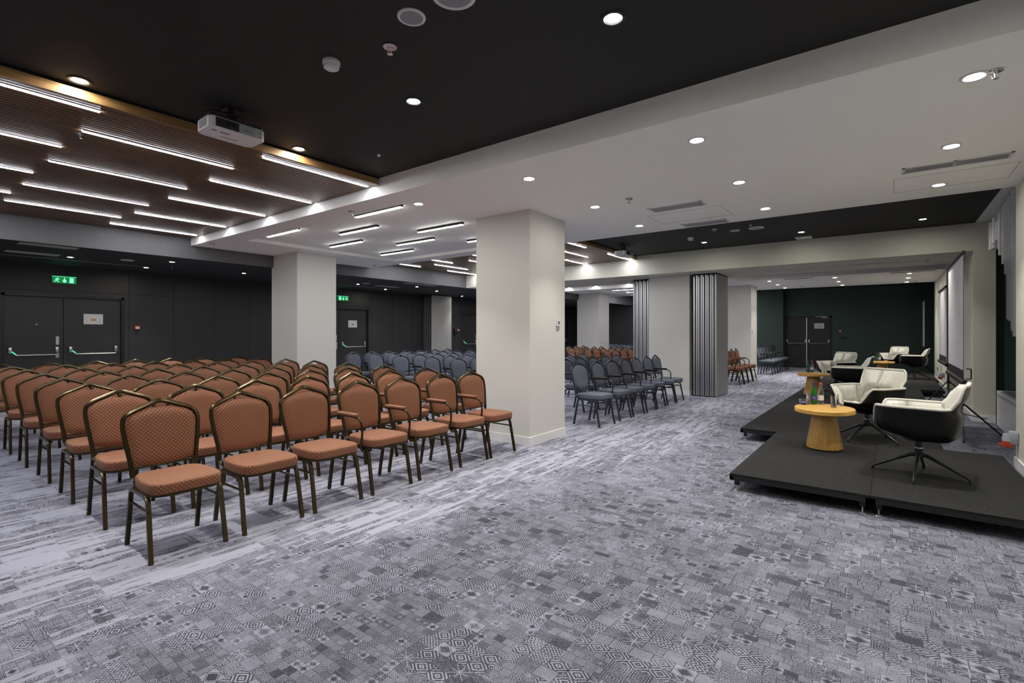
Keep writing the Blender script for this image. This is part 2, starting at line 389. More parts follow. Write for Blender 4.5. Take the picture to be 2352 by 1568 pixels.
# ceilings
struct('ceiling', MB().box(XS, XR+.02, YN, Y1, ZB, ZB+.1), BLACKC)
struct('ceiling.001', MB().box(XS, XR+.02, Y2, Y3, ZB, ZB+.1), BLACKC)
struct('ceiling.002', MB().box(XS, XR+.02, Y4, Y5, ZB, ZB+.1), BLACKC)
struct('ceiling.003', MB().box(XS, XR+.3, Y6, YF, ZB, ZB+.1), BLACKC)
struct('ceiling.004', MB().box(XR+.02, 2.0, Y2, Y3+.15, ZB+.01, ZB+.1).box(XR+.02, 2.0, Y4-.15, Y5, ZB+.01, ZB+.1), CEILW)
struct('ceiling.005', MB().box(XL, XB-.03, YN, YF, ZD, ZD+.12), DARKC)
RX0, RX1, RY0, RY1, RZ = -8.5, -4.62, 3.93, 7.0, 2.985     # shallow recess for the bar lamps
def white_strip(name, ya, yb, ry0, ry1):
    mb = MB(); top = ZB+.1
    mb.box(XB, RX0, ya, yb, ZW, top); mb.box(RX1, XR+.35, ya, yb, ZW, top)
    mb.box(RX0, RX1, ya, ry0, ZW, top); mb.box(RX0, RX1, ry1, yb, ZW, top); mb.box(RX0, RX1, ry0, ry1, RZ, top)
    struct(name, mb, CEILW)
white_strip('ceiling.006', Y1, Y2, RY0, RY1)
white_strip('ceiling.007', Y5, Y6, 23.14-RY1, 23.14-RY0)
struct('ceiling.008', MB().box(XB-.02, 1.75, Y3, Y4, ZD, ZB+.1), CREAM)
struct('trim_2', MB().box(-3.0, 1.0, 11.53, 11.55, ZD-.003, ZD+.01).box(-3.0, 1.0, 11.59, 11.61, ZD-.003, ZD+.01).box(-9.7, -5.1, 11.53, 11.61, ZD-.003, ZD+.01), ALU)
# dark drop beam on the left
struct('trim_3', MB().box(XB-.03, XB, YN, Y3, ZD, ZB+.1).box(XB-.03, XB, Y4, YF, ZD, ZB+.1), DARKB)
# thin shadow gap lines of the access panels
def outline(mb, x0, x1, y0, y1, z, t=.004):
    for a in ((x0, x1, y0, y0+t), (x0, x1, y1-t, y1), (x0, x0+t, y0, y1), (x1-t, x1, y0, y1)): mb.box(*a, z-.0012, z+.002)
GAP = mat('shadow_gap', (.20, .20, .20), .8)
mb = MB(); outline(mb, -2.54, -1.62, 6.28, 6.86, ZW); outline(mb, .03, .93, 6.28, 6.87, ZW)
outline(mb, -2.54, -1.62, 16.3, 16.9, ZW); outline(mb, .03, .93, 16.3, 16.9, ZW)
struct('trim_4', mb, GAP)
# pillars with skirting
def pillar(x0, x1, y0, y1, z):
    struct('pillar', MB().box(x0, x1, y0, y1, 0, z), WHITE)
    struct('baseboard_pillar', MB().box(x0-.012, x1+.012, y0-.012, y1+.012, 0, .105), SKIRT)
pillar(-4.43, -3.55, 5.04, 5.87, ZW); pillar(-9.86, -8.91, 5.03, 5.86, ZW)
pillar(-4.50, -3.56, 11.22, 11.92, ZD); pillar(-9.86, -8.91, 11.22, 11.92, ZD)
pillar(-4.43, -3.53, 17.25, 18.12, ZW); pillar(-9.86, -8.91, 17.25, 18.12, ZW)
mb = MB().box(XR-.014, XR, YN, Y2+.012, 0, .105).box(XR, 1.31, Y3-.012, Y3, 0, .105).box(XR-.012, XR, Y3-.012, Y4, 0, .105).box(XR+.018, XR+.03, Y5, 19.9, 0, .105)
struct('baseboard_right', mb, SKIRT)
struct('baseboard_far', MB().box(-1.72, XR+.1, 22.885, 22.9, 0, .1), GREEN)

# slatted wooden ceilings with dark backing
def slats(name, ya, yb):
    t = bpy.data.objects.new(name, None); C.objects.link(t); t['kind'] = 'structure'
    mb = MB(); x = XB+.02
    while x < XS-.06:
        mb.box(x, x+.036, ya+.01, yb-.01, 3.055, 3.095); x += .053
    part('slats', mb, SLAT, t); part('backing', MB().box(XB, XS-.02, ya, yb, 3.13, 3.17), JOINT, t)
    part('edge_board', MB().box(XS-.022, XS, ya+.03, yb-.03, 3.052, 3.118), SLATE, t)
slats('ceiling_slats', YN, Y1); slats('ceiling_slats', Y2, Y3); slats('ceiling_slats', Y4, Y5); slats('ceiling_slats', Y6, 22.6)

# ------------------------------------------------------------------ lamps
LEDA = [(-4.70, 0), (-5.86, 0), (-7.04, 0), (-8.27, 0), (-9.37, 0)]; LEDB = [-5.26, -6.43, -7.66, -8.78]
led_me = MB().box(-.015, .015, 0, 1.17, -.004, .012).mesh('diffuser', LEDM)
hou_me = MB().box(-.0195, .0195, -.004, 1.174, .0125, .045).box(-.0195, -.0155, -.004, 1.174, -.0015, .0125).box(.0155, .0195, -.004, 1.174, -.0015, .0125).mesh('housing', ALU)
ledn = 0
def led(x, y0, where):
    t = thing('linear_light', where, 'light', (x, y0, 3.05), 0, 'long LED strips in the slatted ceilings')
    link('diffuser', led_me, t); link('housing', hou_me, t)
NEARF = ['bordering black ceiling', 'next in from black ceiling', 'midway across slats', 'near the dark drop beam', 'hugging the dark drop beam']
rows = [(-.07, 0, 'row at left edge'), (1.12, 1, 'middle row'), (2.32, 0, 'row at first beam')]
for y0, kind, w_ in rows:
    xs = [a for a, _ in LEDA] if kind == 0 else LEDB
    for i, x in enumerate(xs):
        led(x, y0, 'long LED strip, front slats, %s, %s' % (w_, NEARF[i]))
led(-4.70, -1.26, 'long LED strip in front slat ceiling behind the viewer'); led(-7.04, -1.26, 'long LED strip in front slat ceiling behind the viewer, toward dark beam')
for y0, kind, w_ in [(7.38, 0, 'nearest row'), (8.48, 1, 'middle row'), (9.52, 0, 'row at partition beam')]:
    xs = [a for a, _ in LEDA] if kind == 0 else LEDB
    for i, x in enumerate(xs):
        led(x, y0, 'long LED strip, second slat ceiling, %s, %s' % (w_, NEARF[i]))
for y0, kind, w_ in [(12.46, 0, 'first row'), (13.6, 1, 'middle row'), (14.62, 0, 'last row')]:
    xs = [a for a, _ in LEDA] if kind == 0 else LEDB
    for i, x in enumerate(xs):
        led(x, y0, 'long LED strip past the partition, %s, %s' % (w_, NEARF[i]))
for y0, kind, w_ in [(19.6, 0, 'near row'), (20.75, 1, 'far row')]:
    xs = [a for a, _ in LEDA] if kind == 0 else LEDB
    for i, x in enumerate(xs):
        led(x, y0, 'long LED strip in farthest slats, %s, %s' % (w_, NEARF[i]))

bar_h = MB().box(0, .93, -.024, .024, .006, .040).mesh('housing', BLKM)
bar_l = MB().box(.004, .926, -.021, .021, 0, .006).mesh('diffuser', TRKM)
bars = [(-5.72, 4.06, 'nearest the front edge, rightmost'), (-6.92, 4.63, 'second in front line'), (-8.08, 5.20, 'third in front line'), (-8.02, 4.03, 'at left end of recess'),
        (-5.80, 5.25, 'rightmost of the middle line'), (-6.96, 5.80, 'second of the middle line'), (-8.10, 6.35, 'farthest left, above pillar'), (-5.75, 6.32, 'half hidden behind pillar')]
for k, (x, y, w_) in enumerate(bars):
    for mir in (0, 1):
        yy = y if not mir else 23.14-y
        if mir and not 1290 < proj(x+.45, yy)[0] < 1480: continue
        t = thing('bar_light', 'black bar lamp under %s white ceiling, %s' % ('the near' if not mir else 'the far', w_ if not mir else 'past the pillar, ' + ['farthest right', 'second back', 'nearest at left', 'far left', 'right of the middle line', 'left of the middle line', 'nearest and leftmost', 'nearest at right'][k]), 'light', (x, yy, RZ-.040), 0, 'black bar lamps in the ceiling recess')
        link('housing', bar_h, t); link('diffuser', bar_l, t)

ring_me = MB().lathe([(.046, -.002), (.052, -.008), (.066, -.008), (.070, -.001), (.070, .004), (.046, .004)], 28).mesh('trim_ring', WPL, True)
lens_me = MB().lathe([(0, -.006), (.030, -.005), (.047, -.001), (.047, .002)], 24).mesh('lens', LENS, True)
ringb_me = MB().lathe([(.046, -.002), (.052, -.008), (.066, -.008), (.070, -.001), (.070, .004), (.046, .004)], 28).mesh('trim_ring', BLK, True)
def beam(spread):
    l = bpy.data.lights.new('beam', 'AREA'); l.shape = 'DISK'; l.size = .085; l.spread = math.radians(spread); l.energy = BEAM; l.color = (1, .955, .86); return l
BEAML = beam(84)
def downlight(x, y, z, label, dark=False):
    t = thing('downlight', label, 'light', (x, y, z), 0, 'round recessed downlights')
    link('trim_ring', ringb_me if dark else ring_me, t); link('lens', lens_me, t); link('beam', BEAML, t, (0, 0, -.012))
XD = [.40, -1.22, -2.85, -4.45]; XN = ['closest to the right wall', 'second from the right wall', 'third from the right wall', 'fourth from the right wall']
for j, x in enumerate(XD):
    for yy, w_ in ((2.53, 'front black ceiling, far row'), (.93, 'front black ceiling, near row')):
        downlight(x, yy, ZB, 'bright round downlight in %s, %s' % (w_, XN[j]), True)
    for yy, w_ in ((4.03, 'near row'), (5.42, 'middle row'), (6.76, 'far row')):
        if j == 3 and yy > 4.5: continue
        downlight(x, yy, ZW, 'round downlight in near white ceiling, %s, %s' % (w_, XN[j]))
        if j < 3 or yy < 4.5: downlight(x, 23.14-yy, ZW, 'round downlight in far white ceiling, %s, %s' % ({'near row': 'last row', 'middle row': 'central row', 'far row': 'first row'}[w_], XN[j]))
    if j < 3:
        downlight(x, 9.87, ZB, 'round downlight in second black ceiling, %s' % XN[j], True)
        downlight(x, 23.14-9.87, ZB, 'round downlight in black ceiling beyond partition, %s' % XN[j], True)
        if j == 0: pass
downlight(-4.45, 20.6, ZB, 'round downlight in the farthest black ceiling before the pale green wall', True)
dk = [(-11.2, 2.22, 'above the first exit doors'), (-11.8, 3.49, 'right of the first doors, close to wall'), (-10.48, 3.50, 'right of the first doors, by the drop beam'), (-11.22, 5.11, 'left of the white pillar'),
      (-11.3, 8.09, 'above the second exit doors'), (-12.0, 9.55, 'past the second doors, close to wall'), (-10.62, 9.55, 'past the second doors, by the drop beam'), (-11.23, 10.92, 'left of the grey folded partition'), (-12.1, 13.0, 'beyond the grey folded partition'),
      (-11.3, 15.0, 'in the next room, nearer'), (-11.3, 18.2, 'in the next room, glimpsed past the pillar'), (-12.0, 19.7, 'in the next room, close to the far door')]
for x, y, w_ in dk: downlight(x, y, ZD, 'small downlight in the low dark ceiling %s' % w_, True)

# ------------------------------------------------------------------ ceiling fittings
spr_a = MB().lathe([(.014, 0), (.040, -.002), (.042, -.006), (.030, -.007), (.016, -.003)], 20).mesh('escutcheon', CHROME, True)
spr_b = MB().lathe([(.008, -.003), (.008, -.022), (.005, -.024), (.005, -.044), (.018, -.046), (.018, -.048), (0, -.049)], 14).tube([(.009, 0, -.02), (.016, 0, -.033), (.006, 0, -.045)], .0025, 6).tube([(-.009, 0, -.02), (-.016, 0, -.033), (-.006, 0, -.045)], .0025, 6).mesh('deflector', CHROME, True)
for x, y, z, w_ in [(-2.42, 1.96, ZB, 'front black ceiling beside round speaker'), (.49, 4.02, ZW, 'white ceiling near right wall, by downlight'), (-5.35, 1.12, 3.055, 'front slat ceiling between LED strips'), (-5.40, 3.77, ZW, 'white ceiling in front of bar lamps'),
                    (-9.29, 3.71, ZW, 'left corner of near white ceiling'), (-9.3, 7.1, ZW, 'white ceiling behind the left pillar'), (-2.37, 5.33, ZW, 'middle of near white ceiling'), (-11.3, 3.77, ZD, 'low dark ceiling near call point'),
                    (-2.35, 8.71, ZB, 'second black ceiling beside small speaker'), (.53, 11.58, ZD, 'partition soffit near projection screen'), (-10.92, 10.19, ZD, 'low dark ceiling before folded partition'),
                    (-2.3, 18.6, ZW, 'far white ceiling, centre'), (.6, 18.9, ZW, 'far white ceiling by right wall')]:
    t = thing('sprinkler', 'chrome fire sprinkler in %s' % w_, 'sprinkler', (x, y, z), 0, 'ceiling sprinklers'); link('escutcheon', spr_a, t); link('deflector', spr_b, t)
for x, y, w_ in [(-2.85, 1.84, 'front black ceiling'), (-2.90, 9.21, 'second black ceiling')]:
    t = thing('smoke_detector', 'white round smoke detector on the %s' % w_, 'smoke detector', (x, y, ZB), 0, 'smoke detectors')
    part('base', MB().lathe([(.052, 0), (.055, -.004), (.055, -.022), (.050, -.030)], 28), WPL, t, True)
    part('sensor_head', MB().lathe([(.049, -.030), (.046, -.048), (.036, -.054), (.0, -.056)], 28), WPL, t, True)
    part('slot', MB().lathe([(.0365, -.0530), (.0385, -.0535), (.0385, -.0505), (.0365, -.050)], 28), BLK, t, True)
for x, y, r, w_ in [(-2.10, 1.85, .078, 'smaller round white speaker in front black ceiling'), (-1.79, 1.86, .118, 'larger round white speaker cut by the top picture edge'),
                    (-2.10, 9.04, .078, 'smaller round white speaker in second black ceiling'), (-1.77, 9.03, .118, 'larger round white speaker in second black ceiling'),
                    (-10.86, 2.93, .10, 'flat round speaker in low dark ceiling near first doors'), (-10.98, 8.11, .10, 'flat round speaker in low dark ceiling near second doors')]:
    z = ZB if x > -9 else ZD
    t = thing('ceiling_speaker', w_, 'speaker', (x, y, z), 0, 'round ceiling speakers')
    part('rim', MB().lathe([(r*.80, -.006), (r*.86, -.010), (r*.98, -.006), (r, 0), (r*.8, 0)], 40), WPL, t, True)
    part('grille', MB().lathe([(0, -.007), (r*.80, -.006), (r*.80, 0)], 40), GRILLE, t, True)
for x, y, w_ in [(-3.98, 3.09, 'front black ceiling beside slat corner'), (-1.79, 8.72, 'second black ceiling above speaker')]:
    single('ceiling_sensor', MB().lathe([(.016, 0), (.016, -.008), (.009, -.020), (0, -.022)], 16), WPL, 'tiny white sensor dome in %s' % w_, 'sensor', 'tiny ceiling sensors', True, (x, y, ZB))
single('access_plate', MB().rbox(-.13, .13, -.14, .14, -.008, 0, .004), WPL, 'white rectangular plate on second black ceiling against the beam', 'panel', None, False, (-1.26, 10.49, ZB))
def vent(x0, x1, y0, y1, z, label, split=False, m=WPL, rot=False):
    t = thing('air_vent', label, 'vent', ((x0+x1)/2, (y0+y1)/2, z), 0, 'ceiling air vents')
    a, b = (x1-x0)/2, (y1-y0)/2; w_ = .022
    fr = MB(); 
    for q in ((-a, a, -b, -b+w_), (-a, a, b-w_, b), (-a, -a+w_, -b, b), (a-w_, a, -b, b)): fr.box(*q, -.006, 0)
    if split: fr.box(-.012, .012, -b, b, -.006, 0) if a > b else fr.box(-a, a, -.012, .012, -.006, 0)
    part('frame', fr, m, t); part('grille', MB().box(-a+w_, a-w_, -b+w_, b-w_, -.002, .001), JOINT if m is not WPL else GRILLE, t)
    lv = MB(); n = 5
    for i in range(n):
        if a > b: q = -b+w_+(2*b-2*w_)*(i+.5)/n; lv.box(-a+w_, a-w_, q-.004, q+.004, -.006, -.002)
        else: q = -a+w_+(2*a-2*w_)*(i+.5)/n; lv.box(q-.004, q+.004, -b+w_, b-w_, -.006, -.002)
    part('louvre', lv, ALU if m is WPL else m, t)
vent(-2.39, -1.74, 5.90, 6.15, ZW, 'long slotted air vent in near white ceiling, before access panel')
vent(-2.36, -1.75, 7.03, 7.29, ZW, 'slotted air vent on the far edge of near white ceiling')
vent(.09, .84, 5.90, 6.10, ZW, 'double slotted air vent in white ceiling near right wall', True)
vent(-10.14, -9.92, 1.42, 2.07, ZD, 'pale slot vent in low dark ceiling beside drop beam'); vent(-11.27, -11.03, 1.42, 2.06, ZD, 'pale slot vent in low dark ceiling before first doors')
vent(-10.14, -9.92, 8.66, 9.72, ZD, 'pale slot vent in low dark ceiling, far, beside drop beam'); vent(-11.37, -11.15, 8.66, 9.39, ZD, 'pale slot vent in low dark ceiling before second doors')
vent(-2.4, -1.7, 16.02, 16.1, ZW, 'thin dark slot vent in far white ceiling, centre', False, BLK); vent(.0, .9, 15.95, 16.03, ZW, 'thin dark slot vent in far white ceiling by right wall', False, BLK)
vent(-2.75, -2.45, 11.2, 11.32, ZD, 'small slotted grille in partition soffit beside folded panels')
single('slot_diffuser', MB().box(-.028, .028, 0, 2.0, -.004, .001), GRILLE, 'thin grey linear slot in dark ceiling above first doors', 'vent', 'linear ceiling slots', False, (-11.70, 1.44, ZD))
single('slot_diffuser', MB().box(-.028, .028, 0, 1.9, -.004, .001), GRILLE, 'thin grey linear slot in dark ceiling above second doors', 'vent', 'linear ceiling slots', False, (-11.85, 7.81, ZD))

# projector: lens side faces +X, mounted upside down
def projector(x, y, label):
    t = thing('projector', label, 'projector', (x, y, 0), 0, 'ceiling projectors')
    z0, z1 = 2.925, 3.015
    poly = [(-.13, -.16), (-.09, -.205), (.10, -.205), (.125, -.185), (.125, .175), (.095, .205), (-.10, .20), (-.13, .16)]
    part('casing', MB().prism(poly, z0, z1-.012), WPL, t)
    part('top_cover', MB().prism([(a*.97, b*.97) for a, b in poly], z1-.012, z1+.005), BLK, t)
    part('lens_window', MB().box(.1245, .128, -.165, .0, z0+.006, z1-.018), BLK, t)
    part('lens', MB().lathe([(.030, 0), (.030, .006), (.023, .008), (.018, .003), (0, .005)], 24, (.1275, -.055, z0+.042), 'x'), BLKM, t, True)
    part('silver_panel', MB().box(.1245, .1275, .002, .125, z0+.004, z1-.014), GPL, t)
    g = MB()
    for i in range(8): g.box(.1245, .1285, .130, .172, z0+.008+i*.0085, z0+.012+i*.0085)
    part('vent_grille', g, GRILLE, t); g = MB()
    for i in range(8):
        for j in range(4): g.box(-.06+j*.033, -.06+j*.033+.026, -.2075, -.2045, z0+.012+i*.0075, z0+.0155+i*.0075)
    part('vent_grille', g, GRILLE, t)
    text_mesh('brand_lettering', 'EPSON', .019, INK, t, Matrix.Translation((.1282, .065, z0+.036)) @ Matrix.Rotation(PI, 4, 'X') @ Matrix.Rotation(PI/2, 4, 'Z') @ Matrix.Rotation(PI/2, 4, 'X'))
    mk = MB()
    mk.box(.02, .05, -.10, -.03, z0-.0015, z0).box(-.06, -.045, -.06, .06, z0-.0015, z0).box(.03, .06, -.16, -.125, z0-.0015, z0)
    part('underside_detail', mk, GRILLE, t)
    part('mount', MB().box(-.045, .045, -.05, .05, z1+.005, z1+.025).cyl((0, 0, z1+.02), .022, .10, 'z').box(-.03, .03, -.035, .035, 3.06, 3.09).box(-.06, .06, -.06, .06, 3.128, ZB), BLK, t)
    part('cable', MB().tube(smooth_path([(0, -.04, 3.10), (.0, -.14, 3.09), (-.02, -.20, 3.05), (-.08, -.18, 3.02), (-.10, -.10, 3.02)]), .005, 6).tube(smooth_path([(0, -.03, 3.11), (.02, -.12, 3.075), (0, -.17, 3.04), (-.06, -.13, 3.02)]), .005, 6).tube(smooth_path([(0, .03, 3.11), (0, .08, 3.08), (-.02, .11, 3.03), (-.02, .115, 3.015)]), .005, 6), BLK, t, True)
projector(-4.09, 1.77, 'white ceiling projector with black lens window, nearest the viewer')
projector(-4.22, 9.25, 'white ceiling projector under second black ceiling, past the near pillar')
projector(-4.25, 21.3, 'small white ceiling projector seen before the pale green wall')

# ------------------------------------------------------------------ doors
def bar_hw(t, ya, yb, x, glow=True, lab=None):
    """panic bar between ya and yb on a door face looking +X"""
    for q in (ya, yb): part('end_bracket', MB().rbox(x, x+.05, q-.025, q+.025, 1.02, 1.13, .012), STEEL, t, True)
    b = part('push_bar', MB().tube([(x+.10, ya+.07, .985), (x+.10, yb-.02, .985)], .0125, 10).tube([(x+.03, ya+.01, 1.05), (x+.10, ya+.07, .985)], .010, 8).tube([(x+.03, yb, 1.05), (x+.10, yb-.02, .985)], .010, 8), STEEL, t, True)
    if glow: part('luminous_strip', MB().tube([(x+.048, ya+.02, 1.052), (x+.104, ya+.066, 1.0)], .0105, 8), GLOWG, t, True)
for n, (a, b) in enumerate(DL):
    t = bpy.data.objects.new('door_%d' % (n+1), None); C.objects.link(t); t.location = (XL, 0, 0); t['kind'] = 'structure'
    mid = {0: 2.437, 1: 8.514}.get(n, (a+b)/2)
    part('frame', MB().box(-.10, -.005, a, a+.05, 0, 2.13).box(-.10, -.005, b-.05, b, 0, 2.13).box(-.10, -.005, a, b, 2.085, 2.13), BLKM, t)
    part('leaf', MB().box(-.11, -.06, a+.05, mid-.004, .01, 2.08), DOORM, t); part('leaf', MB().box(-.11, -.06, mid+.004, b-.05, .01, 2.08), DOORM, t)
    part('shadow_gap', MB().box(-.2, -.112, a, b, 0, 2.13), JOINT, t)
    bar_hw(t, a+.12, mid-.10, -.06); bar_hw(t, mid+.10, b-.14, -.06)
    part('lock_plate', MB().rbox(-.06, -.050, mid-.115, mid-.065, 1.17, 1.33, .006), STEEL, t)
    part('lock_plate', MB().rbox(-.06, -.052, mid-.115, mid-.065, .92, 1.01, .006), STEEL, t)
    part('peephole', MB().cyl((-.06, a+.48, 1.56), .012, .006, 'x'), STEEL, t)
t = bpy.data.objects.new('door_5', None); C.objects.link(t); t.location = (0, 22.9, 0); t['kind'] = 'structure'
part('frame', MB().box(-3.40, -3.34, -.01, .1, 0, 2.06).box(-1.86, -1.80, -.01, .1, 0, 2.06).box(-3.40, -1.80, -.01, .1, 2.0, 2.06), BLKM, t)
part('leaf', MB().box(-3.34, -2.625, .02, .07, 0, 2.0), DOORM, t); part('leaf', MB().box(-2.615, -1.86, .02, .07, 0, 2.0), DOORM, t)
part('backing', MB().box(-3.40, -1.80, .1, .2, 0, 2.06), JOINT, t)
part('vertical_rod', MB().box(-2.66, -2.625, -.02, .02, .02, 2.0), ALU, t)
for xa, xb in ((-3.33, -2.68), (-2.56, -1.90)):
    part('push_bar', MB().tube(round_path([(xa, .0, 1.06), (xa, -.08, .985), (xb, -.08, .985), (xb, .0, 1.06)], .05), .012, 8).rbox(xa-.025, xa+.025, -.03, .02, 1.0, 1.13, .01).rbox(xb-.025, xb+.025, -.03, .02, 1.0, 1.13, .01), ALU, t, True)
part('closer', MB().box(-2.35, -1.98, -.02, .0, 2.03, 2.045).box(-2.15, -1.92, -.05, .02, 1.985, 2.005).cyl((-1.99, -.03, 1.98), .02, .04, 'z'), ALU, t)

# posters, signs, call points
def poster(M4, w_, h_, label, rot):
    t = thing('evacuation_plan', label, 'poster', M4.to_translation(), rot, 'evacuation plans on the doors')
    part('sheet', MB().box(-w_/2, w_/2, -.004, 0, -h_/2, h_/2), PAPER, t)
    ink = MB(); rr = random.Random(3)
    for i in range(26):
        x = rr.uniform(-.44, .40)*w_; z = rr.choice([.36, .30, .22, -.20, -.28, -.36])*h_ if i % 3 else rr.uniform(-.3, .3)*h_
        if i % 3 == 0: x = rr.choice([.30, .34, -.36])*w_
        ink.box(x, x+rr.uniform(.02, .07)*w_, -.0052, -.0042, z, z+rr.uniform(.012, .04)*h_)
    ink.box(-.42*w_, .42*w_, -.0050, -.0042, .42*h_, .43*h_); part('drawing', ink, INK, t)
    part('highlighted_room', MB().box(-.13*w_, .15*w_, -.0055, -.0042, -.18*h_, .02*h_), TAN, t)
poster(Matrix.Translation((XL-.058, 2.893, 1.675)), .305, .205, 'white evacuation plan poster on first exit door leaf', PI/2)
poster(Matrix.Translation((XL-.058, 8.981, 1.665)), .30, .21, 'white evacuation plan poster on second exit door leaf', PI/2)
poster(Matrix.Translation((-2.22, 22.914, 1.67)), .33, .21, 'white evacuation plan poster on far green wall door', 0)
def exit_sign(y, z, label, flip=False):
    t = thing('exit_sign', label, 'sign', (XL, y, z), PI/2, 'green exit signs')
    part('panel', MB().rbox(-.175, .175, -.035, -.004, -.06, .06, .006), SIGN, t)
    part('top_rail', MB().box(-.175, .175, -.04, -.002, .06, .072), GLOWG, t)
    k = -1 if flip else 1; s = MB(); Y = (-.0375, -.0345)
    def bar(x0, z0, x1, z1, w_): 
        d = Vector((x1-x0, 0, z1-z0)); n = Vector((-d.z, 0, d.x)).normalized()*w_/2; a = Vector((x0, 0, z0)); b = Vector((x1, 0, z1))
        q = [a+n, b+n, b-n, a-n]; v = [(p.x*k, Y[0], p.z) for p in q]+[(p.x*k, Y[1], p.z) for p in q]
        s.add(v, [(0, 1, 2, 3), (4, 7, 6, 5), (0, 4, 5, 1), (1, 5, 6, 2), (2, 6, 7, 3), (3, 7, 4, 0)])
    # runner
    s.lathe([(.010, -.0375), (.010, -.0345)], 14, (-.098*k, 0, .037), 'y')
    bar(-.102, .022, -.118, -.005, .018); bar(-.104, .020, -.080, .010, .009); bar(-.108, .022, -.132, .018, .009); bar(-.132, .018, -.140, .004, .008); bar(-.080, .010, -.070, .018, .008)
    bar(-.118, -.005, -.098, -.020, .011); bar(-.098, -.020, -.084, -.042, .011); bar(-.120, -.005, -.128, -.026, .011); bar(-.128, -.026, -.152, -.026, .010)
    # arrow
    bar(0, .042, 0, -.030, .016); bar(0, -.044, -.026, -.012, .013); bar(0, -.044, .026, -.012, .013); bar(0, -.02, -.026, .012, .009); bar(0, -.02, .026, .012, .009)
    # doorway
    bar(.078, .044, .078, -.044, .007); bar(.132, .044, .132, -.044, .007); bar(.075, .044, .135, .044, .007); bar(.075, -.044, .135, -.044, .007); bar(.105, .036, .105, -.036, .036)
    part('pictogram', s, SIGNW, t)
exit_sign(2.435, 2.415, 'green glowing exit sign above the first doors at left')
exit_sign(8.60, 2.40, 'green glowing exit sign beside the left white pillar', True)
def call_point(loc, rz, label):
    t = thing('fire_call_point', label, 'fire alarm', loc, rz, 'red fire call points')
    part('box', MB().rbox(-.045, .045, -.04, 0, -.042, .042, .006), RED, t)
    part('break_glass', MB().box(-.034, .034, -.043, -.039, -.022, .016), WPL, t)
    part('arrow_mark', MB().box(-.012, .012, -.0445, -.0428, -.008, .002), INK, t)
call_point((XL, 3.605, 1.51), PI/2, 'red fire call point on dark wall beside first doors')
call_point((XL, 13.47, 1.50), PI/2, 'red fire call point on dark wall beside the black phone')
call_point((-1.525, 22.9, 1.47), 0, 'red fire call point on far green wall')
single('label_plate', MB().box(0, .003, -.04, .04, -.045, .045), BLKM, 'small black square plate below fire call point on left wall', 'plate', None, False, (XL, 3.60, 1.40))
single('keypad', MB().rbox(-.11, .11, -.03, 0, -.03, .03, .005), BLKM, 'black rectangular keypad on far green wall below call point', 'switch', None, False, (-1.42, 22.9, 1.20))
t = thing('wall_phone', 'black wall phone with hanging cord beyond grey folded partition', 'phone', (XL, 13.33, 1.46), PI/2)
part('body', MB().rbox(-.07, .05, -.06, 0, -.12, .12, .015), BLK, t, True); part('handset', MB().rbox(-.10, -.06, -.10, -.03, -.10, .12, .012), BLK, t, True)
part('cord', MB().tube(smooth_path([(-.08, -.05, -.10), (-.10, -.05, -.20), (-.06, -.05, -.26), (-.02, -.04, -.20), (-.03, -.03, -.11)]), .006, 6), BLK, t, True)
t = thing('thermostat', 'white thermostat with dark display on near white pillar', 'thermostat', (-3.55, 5.685, 1.50), PI/2)
part('body', MB().rbox(-.04, .04, -.02, 0, -.012, .072, .004), WPL, t); part('display', MB().box(-.018, .022, -.0215, -.019, .015, .055), INK, t); part('lower_switch', MB().rbox(-.035, .035, -.012, 0, -.060, -.02, .003), GPL, t)
t = thing('thermostat', 'small wall switch on far white pillar side', 'thermostat', (-3.53, 17.42, 1.44), PI/2); part('body', MB().rbox(-.035, .035, -.02, 0, -.05, .05, .004), WPL, t); part('display', MB().box(-.02, .02, -.0215, -.019, .0, .04), INK, t)
def cee(loc, label):
    t = thing('power_socket', label, 'socket', loc, -PI/2, 'industrial wall sockets')    # local -Y points into the room
    part('housing', MB().rbox(-.05, .05, -.07, 0, -.05, .085, .015).lathe([(.05, -.02), (.047, .02), (.040, .055)], 20, (0, -.075, 0)), GPL, t, True)
    part('red_cover', MB().lathe([(.0, -.085), (.036, -.083), (.044, -.065), (.046, -.02)], 20, (0, -.078, 0)).rbox(-.015, .015, -.145, -.11, -.07, -.05, .004), ORANGE_RED, t, True)
cee((XR, 7.22, .30), 'grey and red industrial socket low on near right wall'); cee((XR+.03, 16.3, .33), 'grey and red industrial socket beside the farther screen')
single('wall_outlet', MB().rbox(-.012, 0, -.05, .05, -.05, .05, .004), BLK, 'small black square outlet on right wall in the far room', 'socket', None, False, (XR+.03, 18.5, .38))

